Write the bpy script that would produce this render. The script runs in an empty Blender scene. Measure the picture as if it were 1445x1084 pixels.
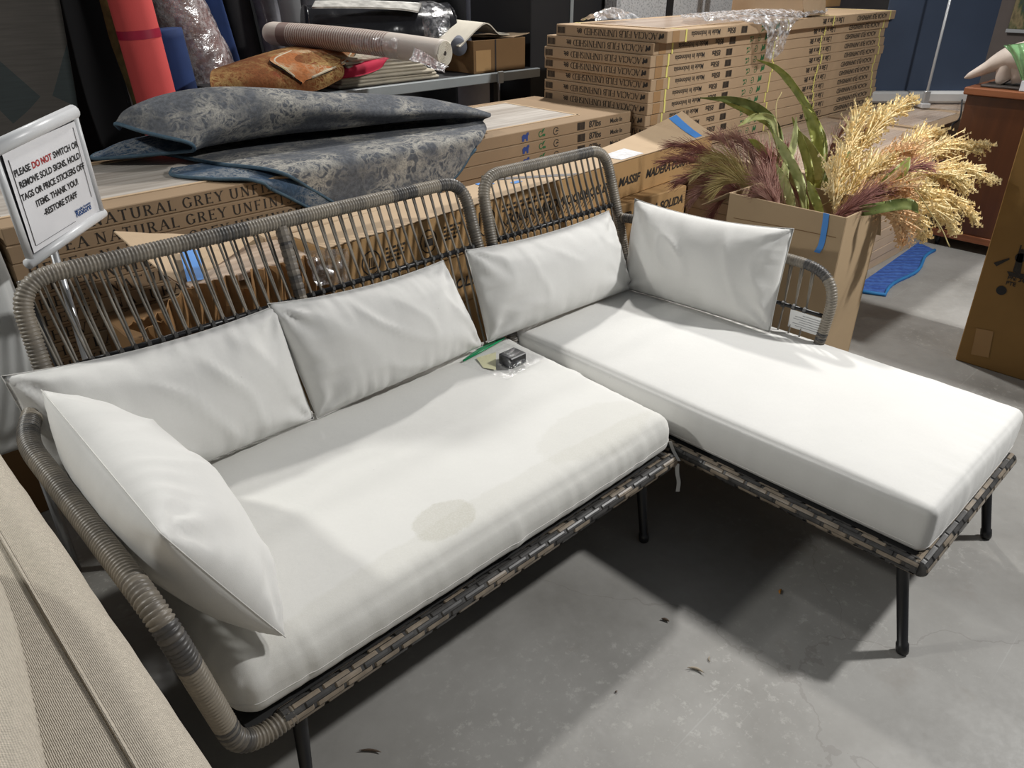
import bpy, math, random
import numpy as np
from mathutils import Vector, Matrix, noise as mnoise
random.seed(7)
rng = np.random.default_rng(7)
SC = bpy.context.scene
COL = SC.collection

# ------------------------------------------------------------------ camera
IW, IH, FPX = 1445, 1084, 1075.0
PITCH, YAW, CH = math.radians(28.8), math.radians(46.0), 1.5
FH = np.array([math.cos(YAW), math.sin(YAW), 0.0])
CR = np.array([math.sin(YAW), -math.cos(YAW), 0.0])
ZUP = np.array([0, 0, 1.0])
CF = FH*math.cos(PITCH) - ZUP*math.sin(PITCH)
CU = FH*math.sin(PITCH) + ZUP*math.cos(PITCH)
CC = np.array([0, 0, CH])
cam = bpy.data.cameras.new('camera'); cam.sensor_width = 36; cam.sensor_fit = 'HORIZONTAL'
cam.lens = FPX/IW*36; cam.clip_start = 0.05; cam.clip_end = 60
camo = bpy.data.objects.new('camera', cam); COL.objects.link(camo)
m = Matrix.Identity(4)
for i in range(3):
    m[i][0] = CR[i]; m[i][1] = CU[i]; m[i][2] = -CF[i]; m[i][3] = CC[i]
camo.matrix_world = m
SC.camera = camo

# ------------------------------------------------------------------ world, lamps, exposure
wd = bpy.data.worlds.new('world'); SC.world = wd; wd.use_nodes = True
bg = wd.node_tree.nodes['Background']; bg.inputs[0].default_value = (0.80, 0.84, 0.90, 1); bg.inputs[1].default_value = 0.13
SC.view_settings.view_transform = 'Standard'; SC.view_settings.look = 'None'
SC.view_settings.exposure = 0.22; SC.view_settings.gamma = 1.0; SC.view_settings.use_curve_mapping = False

def lamp(name, loc, target, power, size, color=(1, 1, 1), spread=180):
    l = bpy.data.lights.new(name, 'AREA'); l.shape = 'DISK'; l.size = size; l.energy = power; l.color = color; l.spread = math.radians(spread)
    o = bpy.data.objects.new(name, l); COL.objects.link(o); o.location = loc
    d = Vector(target) - Vector(loc); o.rotation_euler = d.to_track_quat('-Z', 'Y').to_euler()
    return o
# warehouse high-bay lamps
lamp('high_bay_lamp', (3.80, -0.60, 3.15), (1.6, 0.7, 0.2), 112, 0.22, (1.0, 0.985, 0.96))
lamp('high_bay_lamp', (-1.25, 3.14, 2.75), (0.9, 1.35, 0.3), 9.5, 0.24, (1.0, 0.99, 0.94), 85)
lamp('high_bay_lamp', (4.2, 3.6, 4.0), (3.6, 2.4, 0.6), 120, 0.30, (1.0, 0.97, 0.93))
lamp('high_bay_lamp', (1.3, 5.2, 4.0), (1.2, 3.4, 0.6), 32, 0.30, (1.0, 0.98, 0.95))

def ray(px, py): return (px-IW/2)/FPX*CR - (py-IH/2)/FPX*CU + CF
def WZ(px, py, z):
    d = ray(px, py); return CC + d*((z-CH)/d[2])
def WX(px, py, x):
    d = ray(px, py); return CC + d*(x/d[0])
def WY(px, py, y):
    d = ray(px, py); return CC + d*(y/d[1])

# ------------------------------------------------------------------ mesh helpers
def tag(o, label=None, cat=None, group=None, kind=None):
    if label: o['label'] = label
    if cat: o['category'] = cat
    if group: o['group'] = group
    if kind: o['kind'] = kind
    return o

def empty(name, loc=(0, 0, 0), rz=0.0, label=None, cat=None, group=None):
    o = bpy.data.objects.new(name, None); COL.objects.link(o)
    o.location = loc; o.rotation_euler = (0, 0, rz); o.empty_display_size = 0.1
    return tag(o, label, cat, group)

def mesh(name, V, F, mats, smooth=False, mi=None, uv=None):
    me = bpy.data.meshes.new(name)
    me.from_pydata([tuple(map(float, v)) for v in V], [], [tuple(map(int, f)) for f in F])
    if not isinstance(mats, (list, tuple)): mats = [mats]
    for q in mats: me.materials.append(q)
    if mi is not None: me.polygons.foreach_set('material_index', np.asarray(mi, dtype=np.int32))
    if smooth: me.polygons.foreach_set('use_smooth', np.ones(len(me.polygons), dtype=bool))
    if uv is not None:
        ul = me.uv_layers.new(name='UVMap')
        li = np.empty(len(me.loops), dtype=np.int32); me.loops.foreach_get('vertex_index', li)
        ul.data.foreach_set('uv', np.asarray(uv, dtype=np.float32)[li].ravel())
    me.update()
    return me

def link(name, me, parent=None, **kw):
    o = bpy.data.objects.new(name, me); COL.objects.link(o)
    if parent is not None: o.parent = parent
    return tag(o, **kw)

def rootloc(o):
    while o.parent is not None: o = o.parent
    return np.array(o.location)

def put(name, V, F, mats, parent=None, smooth=False, mi=None, uv=None, **kw):
    """world-coordinate vertices; top-level meshes get their origin at the base centre"""
    V = np.asarray(V, dtype=float)
    if parent is not None: org = rootloc(parent)
    else:
        lo, hi = V.min(0), V.max(0); org = np.array([(lo[0]+hi[0])/2, (lo[1]+hi[1])/2, lo[2]])
    o = link(name, mesh(name, V-org, F, mats, smooth, mi, uv), parent, **kw)
    if parent is None: o.location = org
    return o

def join(parts):
    V, F, MI, n = [], [], [], 0
    for p in parts:
        v, f = p[0], p[1]
        V.append(np.asarray(v, dtype=float)); F += [tuple(i+n for i in q) for q in f]
        MI += [p[2] if len(p) > 2 else 0]*len(f); n += len(v)
    return np.vstack(V), F, MI

def rbox(x0, x1, y0, y1, z0, z1, b=0.003):
    """chamfered box"""
    V = []; idx = {}
    for i, x in enumerate((x0, x1)):
        for j, y in enumerate((y0, y1)):
            for k, z in enumerate((z0, z1)):
                sx, sy, sz = (1, -1)[i], (1, -1)[j], (1, -1)[k]
                for a in range(3):
                    p = [x+sx*b, y+sy*b, z+sz*b]; p[a] = (x, y, z)[a]
                    idx[i, j, k, a] = len(V); V.append(p)
    F = []
    for a in range(3):
        o = [q for q in range(3) if q != a]
        for s in (0, 1):
            c = []
            for (u, v) in ((0, 0), (1, 0), (1, 1), (0, 1)):
                t = [0, 0, 0]; t[a] = s; t[o[0]] = u; t[o[1]] = v
                c.append(idx[t[0], t[1], t[2], a])
            flip = (s == 0) != (a == 1)
            F.append(tuple(c[::-1]) if flip else tuple(c))
    for a in range(3):           # edges along axis a
        o = [q for q in range(3) if q != a]
        for u in (0, 1):
            for v in (0, 1):
                t0 = [0, 0, 0]; t1 = [0, 0, 0]; t0[o[0]] = t1[o[0]] = u; t0[o[1]] = t1[o[1]] = v; t1[a] = 1
                F.append((idx[(*t0, o[0])], idx[(*t1, o[0])], idx[(*t1, o[1])], idx[(*t0, o[1])]))
    for i in (0, 1):
        for j in (0, 1):
            for k in (0, 1): F.append((idx[i, j, k, 0], idx[i, j, k, 1], idx[i, j, k, 2]))
    V = np.array(V); c = V.mean(0); G = []
    for f in F:
        p = V[list(f)]; nn = np.cross(p[1]-p[0], p[2]-p[0])
        G.append(f if nn @ (p.mean(0)-c) > 0 else f[::-1])
    return V, G

def rot(V, ang, about=(0, 0, 0), axis=2):
    V = np.asarray(V, dtype=float)-about; c, s = math.cos(ang), math.sin(ang)
    a, b = [(1, 2), (2, 0), (0, 1)][axis]
    W = V.copy(); W[:, a] = c*V[:, a]-s*V[:, b]; W[:, b] = s*V[:, a]+c*V[:, b]
    return W+about

def frames(P):
    P = np.asarray(P, dtype=float); T = np.gradient(P, axis=0); T /= np.linalg.norm(T, axis=1)[:, None]+1e-12
    ref = np.array([0, 0, 1.0]) if abs(T[0][2]) < 0.9 else np.array([1.0, 0, 0])
    N = []; n = np.cross(T[0], ref); n /= np.linalg.norm(n)
    for t in T:
        n = n - t*(n @ t); n /= np.linalg.norm(n)+1e-12; N.append(n.copy())
    N = np.array(N); return T, N, np.cross(T, N)

def tube(P, r, seg=8, cap=True):
    P = np.asarray(P, dtype=float); n = len(P)
    r = np.broadcast_to(np.asarray(r, dtype=float), (n,))
    T, N, B = frames(P)
    a = np.arange(seg)*2*math.pi/seg
    V = (P[:, None, :] + r[:, None, None]*(np.cos(a)[None, :, None]*N[:, None, :]+np.sin(a)[None, :, None]*B[:, None, :])).reshape(-1, 3)
    F = [(i*seg+j, i*seg+(j+1) % seg, (i+1)*seg+(j+1) % seg, (i+1)*seg+j) for i in range(n-1) for j in range(seg)]
    if cap: F += [tuple(range(seg))[::-1], tuple((n-1)*seg+j for j in range(seg))]
    return V, F

def smoothpath(P, n=10, closed=False):
    """Catmull-Rom"""
    P = [np.array(p, dtype=float) for p in P]
    Q = [2*P[0]-P[1]]+P+[2*P[-1]-P[-2]]; out = []
    for i in range(1, len(Q)-2):
        for k in range(n):
            t = k/n; a, b, c, d = Q[i-1], Q[i], Q[i+1], Q[i+2]
            out.append(0.5*(2*b+(c-a)*t+(2*a-5*b+4*c-d)*t*t+(3*b-a-3*c+d)*t**3))
    out.append(P[-1]); return np.array(out)

def fillet(P, R, n=8):
    """polyline with rounded corners"""
    P = [np.array(p, dtype=float) for p in P]; out = [P[0]]
    for i in range(1, len(P)-1):
        a, b, c = P[i-1], P[i], P[i+1]
        u = (a-b)/np.linalg.norm(a-b); v = (c-b)/np.linalg.norm(c-b)
        r = R[i-1] if isinstance(R, (list, tuple)) else R
        for k in range(n+1):
            t = k/n; out.append((1-t)**2*(b+u*r)+2*t*(1-t)*b+t*t*(b+v*r))
    out.append(P[-1]); return np.array(out)

def resample(P, step):
    P = np.asarray(P); L = np.r_[0, np.cumsum(np.linalg.norm(np.diff(P, axis=0), axis=1))]
    n = max(2, int(L[-1]/step)+1); s = np.linspace(0, L[-1], n)
    return np.stack([np.interp(s, L, P[:, k]) for k in range(3)], 1), s

def grid_faces(nu, nv, off=0, wrapu=False):
    F = []
    for i in range(nu if wrapu else nu-1):
        for j in range(nv-1):
            a = (i % nu)*nv+j; b = ((i+1) % nu)*nv+j
            F.append((a+off, b+off, b+1+off, a+1+off))
    return F

def fbm(p, sc=1.0, oc=3): return mnoise.fractal(Vector((p[0]*sc, p[1]*sc, p[2]*sc)), 1.0, 2.0, oc)

# ------------------------------------------------------------------ materials
def newmat(name):
    mt = bpy.data.materials.new(name); mt.use_nodes = True; nt = mt.node_tree
    return mt, nt, nt.nodes['Principled BSDF']
def N(nt, t, **kw):
    n = nt.nodes.new(t)
    for k, v in kw.items(): setattr(n, k, v)
    return n
def coords(nt, scale=(1, 1, 1), kind='Object', rotz=0.0):
    tc = N(nt, 'ShaderNodeTexCoord'); mp = N(nt, 'ShaderNodeMapping')
    mp.inputs['Scale'].default_value = scale; mp.inputs['Rotation'].default_value = (0, 0, rotz)
    nt.links.new(tc.outputs[kind], mp.inputs[0]); return mp.outputs[0]
def noise_tex(nt, vec, scale, detail=4, rough=0.55):
    n = N(nt, 'ShaderNodeTexNoise'); n.inputs['Scale'].default_value = scale; n.inputs['Detail'].default_value = detail
    n.inputs['Roughness'].default_value = rough; nt.links.new(vec, n.inputs['Vector']); return n.outputs['Fac']
def ramp(nt, fac, stops, interp='LINEAR'):
    r = N(nt, 'ShaderNodeValToRGB'); cr = r.color_ramp; cr.interpolation = interp
    while len(cr.elements) < len(stops): cr.elements.new(0.5)
    for e, (p, c) in zip(cr.elements, stops):
        e.position = p; e.color = (*c, 1) if len(c) == 3 else c
    nt.links.new(fac, r.inputs[0]); return r.outputs[0]
def mixc(nt, fac, a, b, mode='MIX'):
    x = N(nt, 'ShaderNodeMix', data_type='RGBA', blend_type=mode)
    for s, v in ((x.inputs[0], fac), (x.inputs[6], a), (x.inputs[7], b)):
        if hasattr(v, 'links') or hasattr(v, 'is_linked'): nt.links.new(v, s)
        elif isinstance(v, (int, float)): s.default_value = v
        else: s.default_value = (*v, 1) if len(v) == 3 else v
    return x.outputs[2]
def mth(nt, op, a, b=None, c=None):
    x = N(nt, 'ShaderNodeMath', operation=op)
    for s, v in zip(x.inputs, (a, b, c)):
        if v is None: continue
        if isinstance(v, (int, float)): s.default_value = v
        else: nt.links.new(v, s)
    return x.outputs[0]
def bump(nt, bs, h, strength=0.3, dist=0.002):
    b = N(nt, 'ShaderNodeBump'); b.inputs['Strength'].default_value = strength; b.inputs['Distance'].default_value = dist
    nt.links.new(h, b.inputs['Height']); nt.links.new(b.outputs[0], bs.inputs['Normal'])

def simple(name, c, rough=0.6, metal=0.0, var=0.15, vs=6.0, bsc=None, bst=0.2, spec=0.5, scale=(1, 1, 1), alpha=1.0):
    mt, nt, bs = newmat(name); v = coords(nt, scale)
    f = noise_tex(nt, v, vs)
    nt.links.new(ramp(nt, f, [(0.3, tuple(x*(1-var) for x in c)), (0.7, tuple(min(1, x*(1+var)) for x in c))]), bs.inputs['Base Color'])
    bs.inputs['Roughness'].default_value = rough; bs.inputs['Metallic'].default_value = metal
    bs.inputs['Specular IOR Level'].default_value = spec; bs.inputs['Alpha'].default_value = alpha
    if bsc: bump(nt, bs, noise_tex(nt, v, bsc, 3), bst)
    return mt

def fabric(name, c, stain=None, rough=0.9, weave=900.0, dirt=None):
    mt, nt, bs = newmat(name); v = coords(nt)
    f = noise_tex(nt, v, 5.0, 5); col = ramp(nt, f, [(0.25, tuple(x*0.94 for x in c)), (0.75, c)])
    f2 = noise_tex(nt, v, weave/6, 2)
    col = mixc(nt, mth(nt, 'MULTIPLY', f2, 0.12), col, tuple(x*0.6 for x in c))
    # small specks
    sp = N(nt, 'ShaderNodeTexVoronoi'); sp.inputs['Scale'].default_value = 14; nt.links.new(v, sp.inputs['Vector'])
    sm = mth(nt, 'LESS_THAN', sp.outputs['Distance'], 0.022)
    col = mixc(nt, mth(nt, 'MULTIPLY', sm, 0.35), col, tuple(x*0.45 for x in c))
    if stain:
        for (cx, cy, rx, ry, amt, sc) in stain:
            s = N(nt, 'ShaderNodeSeparateXYZ'); nt.links.new(v, s.inputs[0])
            dx = mth(nt, 'MULTIPLY', mth(nt, 'SUBTRACT', s.outputs[0], cx), 1/rx); dy = mth(nt, 'MULTIPLY', mth(nt, 'SUBTRACT', s.outputs[1], cy), 1/ry)
            d = mth(nt, 'ADD', mth(nt, 'MULTIPLY', dx, dx), mth(nt, 'MULTIPLY', dy, dy))
            d = mth(nt, 'ADD', d, mth(nt, 'MULTIPLY', mth(nt, 'SUBTRACT', noise_tex(nt, v, sc, 6, 0.75), 0.5), 1.1))
            k = ramp(nt, d, [(0.80, (1, 1, 1)), (1.0, (0, 0, 0))])
            col = mixc(nt, mth(nt, 'MULTIPLY', mth(nt, 'MULTIPLY', k, amt), ramp(nt, noise_tex(nt, v, 260, 3, 0.7), [(0.30, (0.45,)*3), (0.62, (1, 1, 1))])), col, (0.38, 0.36, 0.27))
    nt.links.new(col, bs.inputs['Base Color']); bs.inputs['Roughness'].default_value = rough
    bs.inputs['Specular IOR Level'].default_value = 0.2; bs.inputs['Sheen Weight'].default_value = 0.15
    h = mth(nt, 'ADD', mth(nt, 'MULTIPLY', noise_tex(nt, v, weave, 2), 0.25), noise_tex(nt, v, 22, 4))
    bump(nt, bs, h, 0.25, 0.004)
    return mt

def rattan(name, light, dark, band=0.09):
    """wrapped cord: colour changes from wrap to wrap and in longer bands, uv.x = metres along the tube"""
    mt, nt, bs = newmat(name); tc = N(nt, 'ShaderNodeTexCoord'); s = N(nt, 'ShaderNodeSeparateXYZ'); nt.links.new(tc.outputs['UV'], s.inputs[0])
    wn = N(nt, 'ShaderNodeTexWhiteNoise', noise_dimensions='1D'); nt.links.new(mth(nt, 'FLOOR', mth(nt, 'MULTIPLY', s.outputs[0], 1/band)), wn.inputs['W'])
    w2 = N(nt, 'ShaderNodeTexWhiteNoise', noise_dimensions='1D'); nt.links.new(mth(nt, 'FLOOR', mth(nt, 'MULTIPLY', s.outputs[0], 1/0.0085)), w2.inputs['W'])
    f = mth(nt, 'ADD', mth(nt, 'MULTIPLY', wn.outputs[0], 0.75), mth(nt, 'MULTIPLY', w2.outputs[0], 0.25))
    md = tuple((a+b)/2 for a, b in zip(light, dark))
    col = ramp(nt, f, [(0.12, dark), (0.35, md), (0.75, light)])
    v = coords(nt); col = mixc(nt, mth(nt, 'MULTIPLY', noise_tex(nt, v, 160, 3), 0.35), col, dark)
    nt.links.new(col, bs.inputs['Base Color']); bs.inputs['Roughness'].default_value = 0.42
    return mt

def cardboard(name, c, rough=0.75):
    mt, nt, bs = newmat(name); v = coords(nt); v2 = coords(nt, (4, 60, 60))
    col = ramp(nt, noise_tex(nt, v, 3, 5), [(0.25, tuple(x*0.86 for x in c)), (0.75, tuple(x*1.08 for x in c))])
    col = mixc(nt, mth(nt, 'MULTIPLY', noise_tex(nt, v2, 6, 3), 0.18), col, tuple(x*0.6 for x in c))
    nt.links.new(col, bs.inputs['Base Color']); bs.inputs['Roughness'].default_value = rough; bs.inputs['Specular IOR Level'].default_value = 0.3
    bump(nt, bs, noise_tex(nt, v, 60, 3), 0.08, 0.002)
    return mt

def woodplank(name, a, b, rough=0.3, coat=0.0, axis=0, sc=1.0):
    mt, nt, bs = newmat(name); s = [45*sc, 45*sc, 45*sc]; s[axis] = 2.2*sc
    v = coords(nt, tuple(s)); f = noise_tex(nt, v, 1.0, 5, 0.6)
    v2 = coords(nt, tuple(x*0.3 for x in s)); f2 = noise_tex(nt, v2, 1.0, 2)
    col = ramp(nt, mth(nt, 'ADD', mth(nt, 'MULTIPLY', f, 0.6), mth(nt, 'MULTIPLY', f2, 0.4)), [(0.35, a), (0.65, b)])
    nt.links.new(col, bs.inputs['Base Color']); bs.inputs['Roughness'].default_value = rough
    bs.inputs['Coat Weight'].default_value = coat*0.4; bs.inputs['Coat Roughness'].default_value = 0.35
    return mt

def plastic_film(name, tint=(0.9, 0.9, 0.92), alpha=0.25, rough=0.12):
    """clear film: mostly see-through, glossy where it crinkles, a faint milky veil"""
    mt, nt, bs = newmat(name); v = coords(nt); out = nt.nodes['Material Output']; nt.nodes.remove(bs)
    tr = N(nt, 'ShaderNodeBsdfTransparent'); gl = N(nt, 'ShaderNodeBsdfGlossy'); df = N(nt, 'ShaderNodeBsdfDiffuse'); m1 = N(nt, 'ShaderNodeMixShader'); m2 = N(nt, 'ShaderNodeMixShader')
    gl.inputs['Roughness'].default_value = rough; gl.inputs['Color'].default_value = (1, 1, 1, 1); df.inputs['Color'].default_value = (*tint, 1)
    b = N(nt, 'ShaderNodeBump'); b.inputs['Strength'].default_value = 0.8; b.inputs['Distance'].default_value = 0.012
    nt.links.new(noise_tex(nt, v, 30, 4), b.inputs['Height']); nt.links.new(b.outputs[0], gl.inputs['Normal'])
    f = noise_tex(nt, v, 40, 4, 0.6); veil = ramp(nt, f, [(0.45, (alpha*0.08,)*3), (0.72, (alpha*1.3,)*3)])
    nt.links.new(veil, m1.inputs[0]); nt.links.new(tr.outputs[0], m1.inputs[1]); nt.links.new(df.outputs[0], m1.inputs[2])
    m2.inputs[0].default_value = min(0.45, alpha*0.6); nt.links.new(m1.outputs[0], m2.inputs[1]); nt.links.new(gl.outputs[0], m2.inputs[2])
    nt.links.new(m2.outputs[0], out.inputs['Surface'])
    return mt

M = {}
M['fabric'] = fabric('white_canvas', (0.72, 0.715, 0.69))
M['seam'] = fabric('white_canvas_seam', (0.66, 0.65, 0.62))
M['rattan'] = rattan('rattan_cord', (0.27, 0.235, 0.185), (0.055, 0.052, 0.05))
M['rattan_band'] = rattan('rattan_flat_band', (0.27, 0.235, 0.19), (0.06, 0.056, 0.055), 0.018)
M['strip_tan'] = simple('rattan_strip_tan', (0.225, 0.185, 0.14), 0.38, var=0.3, vs=30)
M['strip_dark'] = simple('rattan_strip_dark', (0.055, 0.053, 0.051), 0.35, var=0.4, vs=30)
M['strand'] = simple('rattan_strand', (0.20, 0.18, 0.15), 0.45, var=0.55, vs=9)
M['black'] = simple('black_painted_steel', (0.010, 0.010, 0.011), 0.38, var=0.3)
M['deck'] = simple('black_webbing', (0.02, 0.02, 0.02), 0.8)
M['card'] = cardboard('cardboard', (0.415, 0.295, 0.185))
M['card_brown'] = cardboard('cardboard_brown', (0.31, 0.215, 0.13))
M['card_light'] = cardboard('cardboard_light', (0.52, 0.385, 0.25))
M['card_orange'] = cardboard('cardboard_ochre', (0.44, 0.27, 0.12))
M['card_dark'] = cardboard('cardboard_dark', (0.20, 0.115, 0.05))
M['ink'] = simple('black_ink', (0.022, 0.018, 0.015), 0.7, var=0.4, vs=80)
M['ink_green'] = simple('green_ink', (0.02, 0.12, 0.04), 0.7)
M['ink_blue'] = simple('blue_ink', (0.02, 0.05, 0.22), 0.7)
M['strap'] = simple('yellow_strap', (0.72, 0.66, 0.20), 0.45, var=0.1)
M['tape_blue'] = simple('blue_masking_tape', (0.06, 0.24, 0.62), 0.6, var=0.12)
M['tape_clear'] = simple('brown_packing_tape', (0.36, 0.22, 0.11), 0.18, var=0.1)
M['wood_grey'] = woodplank('wrapped_grey_wood', (0.28, 0.24, 0.20), (0.56, 0.52, 0.47), 0.5, 0.4)
M['wood_acacia'] = woodplank('wrapped_acacia_wood', (0.34, 0.24, 0.17), (0.62, 0.50, 0.40), 0.25, 0.6)
M['film'] = plastic_film('clear_plastic_film')
M['film_thin'] = plastic_film('thin_clear_film', alpha=0.06)

# ------------------------------------------------------------------ floor and walls
def concrete():
    mt, nt, bs = newmat('polished_concrete'); v = coords(nt)
    a = ramp(nt, noise_tex(nt, v, 1.6, 8, 0.62), [(0.28, (0.195, 0.188, 0.172)), (0.5, (0.29, 0.283, 0.266)), (0.75, (0.38, 0.373, 0.355))])
    b = noise_tex(nt, v, 42, 7, 0.72)
    col = mixc(nt, mth(nt, 'MULTIPLY', ramp(nt, b, [(0.55, (0, 0, 0)), (0.66, (1, 1, 1))]), ramp(nt, noise_tex(nt, v, 2.6, 3), [(0.42, (0, 0, 0)), (0.66, (0.62,)*3)])), a, (0.50, 0.49, 0.46))
    # brown blotches
    col = mixc(nt, ramp(nt, noise_tex(nt, v, 4.5, 5, 0.6), [(0.60, (0, 0, 0)), (0.78, (0.45,)*3)]), col, (0.17, 0.14, 0.11))
    # scratches
    for rz, sc in ((0.4, 3.0), (-0.9, 2.4), (1.3, 2.0)):
        vv = coords(nt, (sc*0.4, sc*26, 1), rotz=rz)
        sc_n = ramp(nt, noise_tex(nt, vv, 1.0, 2, 0.5), [(0.735, (0, 0, 0)), (0.77, (0.30,)*3)])
        col = mixc(nt, sc_n, col, (0.42, 0.42, 0.41))
    # hairline cracks
    vo = N(nt, 'ShaderNodeTexVoronoi', feature='DISTANCE_TO_EDGE'); vo.inputs['Scale'].default_value = 0.9
    nz = N(nt, 'ShaderNodeTexNoise'); nz.inputs['Scale'].default_value = 2.5; nz.inputs['Detail'].default_value = 8; nt.links.new(v, nz.inputs['Vector']); wv = mixc(nt, 0.35, v, nz.outputs['Color']); nt.links.new(wv, vo.inputs['Vector'])
    col = mixc(nt, mth(nt, 'MULTIPLY', mth(nt, 'LESS_THAN', vo.outputs['Distance'], 0.0013), 0.22), col, (0.10, 0.08, 0.07))
    nt.links.new(col, bs.inputs['Base Color'])
    nt.links.new(ramp(nt, b, [(0.3, (0.42,)*3), (0.7, (0.65,)*3)]), bs.inputs['Roughness'])
    bump(nt, bs, noise_tex(nt, v, 45, 6, 0.7), 0.12, 0.003)
    return mt
M['concrete'] = concrete()
V = [(-4, -3, 0), (12, -3, 0), (12, 9, 0), (-4, 9, 0), (-4, -3, -0.1), (12, -3, -0.1), (12, 9, -0.1), (-4, 9, -0.1)]
put('floor', V, [(0, 1, 2, 3), (4, 7, 6, 5), (0, 4, 5, 1), (1, 5, 6, 2), (2, 6, 7, 3), (3, 7, 4, 0)], M['concrete'], kind='structure', label='grey polished concrete warehouse floor')
M['wall'] = simple('warehouse_wall', (0.22, 0.20, 0.19), 0.85, var=0.08)
M['wall_dark'] = simple('warehouse_back_wall', (0.05, 0.05, 0.055), 0.9)
put('wall_back', *rbox(-4, 12, 8.9, 9.0, 0, 4.2, 0.005), M['wall_dark'], kind='structure', label='dark far warehouse wall')
put('wall_right', *rbox(11.9, 12.0, -3, 8.9, 0, 4.2, 0.005), M['wall'], kind='structure', label='grey brown far warehouse wall')


# ------------------------------------------------------------------ rattan sofa and chaise
WRAP = 0.0085
def wrapped(name, path, r, parent, mat=None, seg=14, wrap=WRAP, depth=0.10, **kw):
    P, s = resample(path, wrap/4)
    rr = r*(1-depth+2*depth*np.abs(np.sin(math.pi*s/wrap)))
    V, F = tube(P, rr, seg)
    return put(name, V, F, mat or M['rattan'], parent, smooth=True, uv=np.stack([np.repeat(s, seg), np.tile(np.arange(seg)/seg, len(P))], 1), **kw)

def woven_rail(name, a, b, r, parent):
    """black core tube with staggered flat strips woven along it"""
    a = np.array(a, dtype=float); b = np.array(b, dtype=float); L = np.linalg.norm(b-a); T = (b-a)/L
    up = ZUP; side = np.cross(T, up)
    core = put(name, *tube([a, b], r*0.93, 12), M['strip_dark'], parent)
    parts = []; rows = 12; da = 2*math.pi/rows; pl = 0.066; o = random.Random(sum(map(ord, name)) % 99 + int(L*100))
    for k in range(rows):
        s = -((k % 3)/3.0)*pl; i = 0
        while s < L:
            s0, s1 = max(0.0, s), min(L, s+pl*0.90); s += pl; i += 1
            if s1-s0 < 0.006: continue
            a0 = k*da+0.035; a1 = (k+1)*da-0.035; dr = o.uniform(0.0, 0.0009)
            ring = []
            for (q, h) in ((s0, 0.92), (s0+0.003, 1.04), (s1-0.003, 1.04), (s1, 0.92)):
                for t in (a0, (a0+a1)/2, a1):
                    rr = r*h + (dr if h > 1 else 0)
                    ring.append(a+T*q+(side*math.cos(t)+up*math.sin(t))*rr)
            F = [(u*3+w, u*3+w+1, (u+1)*3+w+1, (u+1)*3+w) for u in range(3) for w in range(2)]
            col = 0 if (o.random() < (0.72 if k % 2 == 0 else 0.40)) else 1
            parts.append((ring, F, col))
    V, F, MI = join(parts)
    put('woven_strips', V, F, [M['strip_tan'], M['strip_dark']], core, mi=MI, kind='stuff')
    return core

def cyl_leg(parent, top, foot, r0=0.0145, r1=0.0125):
    top = np.array(top, dtype=float); foot = np.array(foot, dtype=float)
    ax = (foot-top)/np.linalg.norm(foot-top)
    P = [top, top+ax*0.02, foot-ax*0.03, foot-ax*0.029, foot-ax*0.012, foot-ax*0.004, foot]
    o = put('leg', *tube(P, [r0, r0, r1, r1+0.0025, r1+0.003, r1+0.002, r1-0.002], 14), M['black'], parent, smooth=True)
    return o

def yb(z): return 1.72+0.30*(z-0.5)
def bp(x, z): return np.array([x, yb(z), z])
SR = 0.0032
def strand(parent, a, b, r=SR):
    a = np.array(a); b = np.array(b); mid = (a+b)/2+np.array([0, 0.004, 0])
    put('strand', *tube([a, mid, b], r, 5, cap=False), M['strand'], parent, smooth=True)

def back_bay(parent, x0, x1, n, zb=0.30, zc=0.708, zt=0.905):
    """crossbar with knots and pairs of cords, lower and upper"""
    bar = put('crossbar', *tube([bp(x0, zc), bp((x0+x1)/2, zc), bp(x1, zc)], 0.0075, 10), M['black'], parent, smooth=True)
    knots = []
    for i in range(n):
        x = x0+(x1-x0)*(i+0.6)/n
        K = [bp(x-0.006, zc), bp(x-0.004, zc), bp(x+0.004, zc), bp(x+0.006, zc)]
        knots.append(tube(K, [0.008, 0.0115, 0.0115, 0.008], 8, cap=False))
        h = (x1-x0)/n*0.27; lean = -0.012
        strand(parent, bp(min(max(x-h+lean, x0), x1), zt), bp(x-0.0035, zc)+[0, -0.006, 0])
        strand(parent, bp(min(max(x+h+lean, x0), x1), zt-0.002)+[0, 0.018, 0], bp(x+0.0035, zc)+[0, 0.008, 0])
        strand(parent, bp(x-0.003, zc)+[0, -0.006, 0], bp(x+0.004, zb), 0.0038)
    V, F, _ = join(knots); put('cord_knots', V, F, M['strip_dark'], bar, kind='stuff')

# --- two seat sofa
SX0, SX1, SYF, RZ = 0.285, 1.572, 0.975, 0.268
sofa = empty('rattan_sofa', (0.93, 1.35, 0), label='grey brown rattan sofa frame with wrapped tubes and corded open back', cat='sofa')
wrapped('back_frame', fillet([bp(SX0+0.01, 0.27), bp(SX0, 0.60), bp(SX0+0.012, 0.907), bp(SX1-0.012, 0.907), bp(SX1, 0.60), bp(SX1-0.01, 0.27)], [0.05, 0.085, 0.085, 0.05], 10), 0.0185, sofa)
P, s = resample([bp(0.925, 0.27), bp(0.925, 0.895)], 0.0045)
rr = 0.0165*(0.94+0.10*((s % 0.018) < 0.012))
V, F = tube(P, rr, 10)
put('back_post', V, F, M['rattan_band'], sofa, uv=np.stack([np.repeat(s, 10), np.tile(np.arange(10)/10, len(P))], 1))
back_bay(sofa, SX0+0.02, 0.91, 19); back_bay(sofa, 0.94, SX1-0.018, 19)
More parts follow.
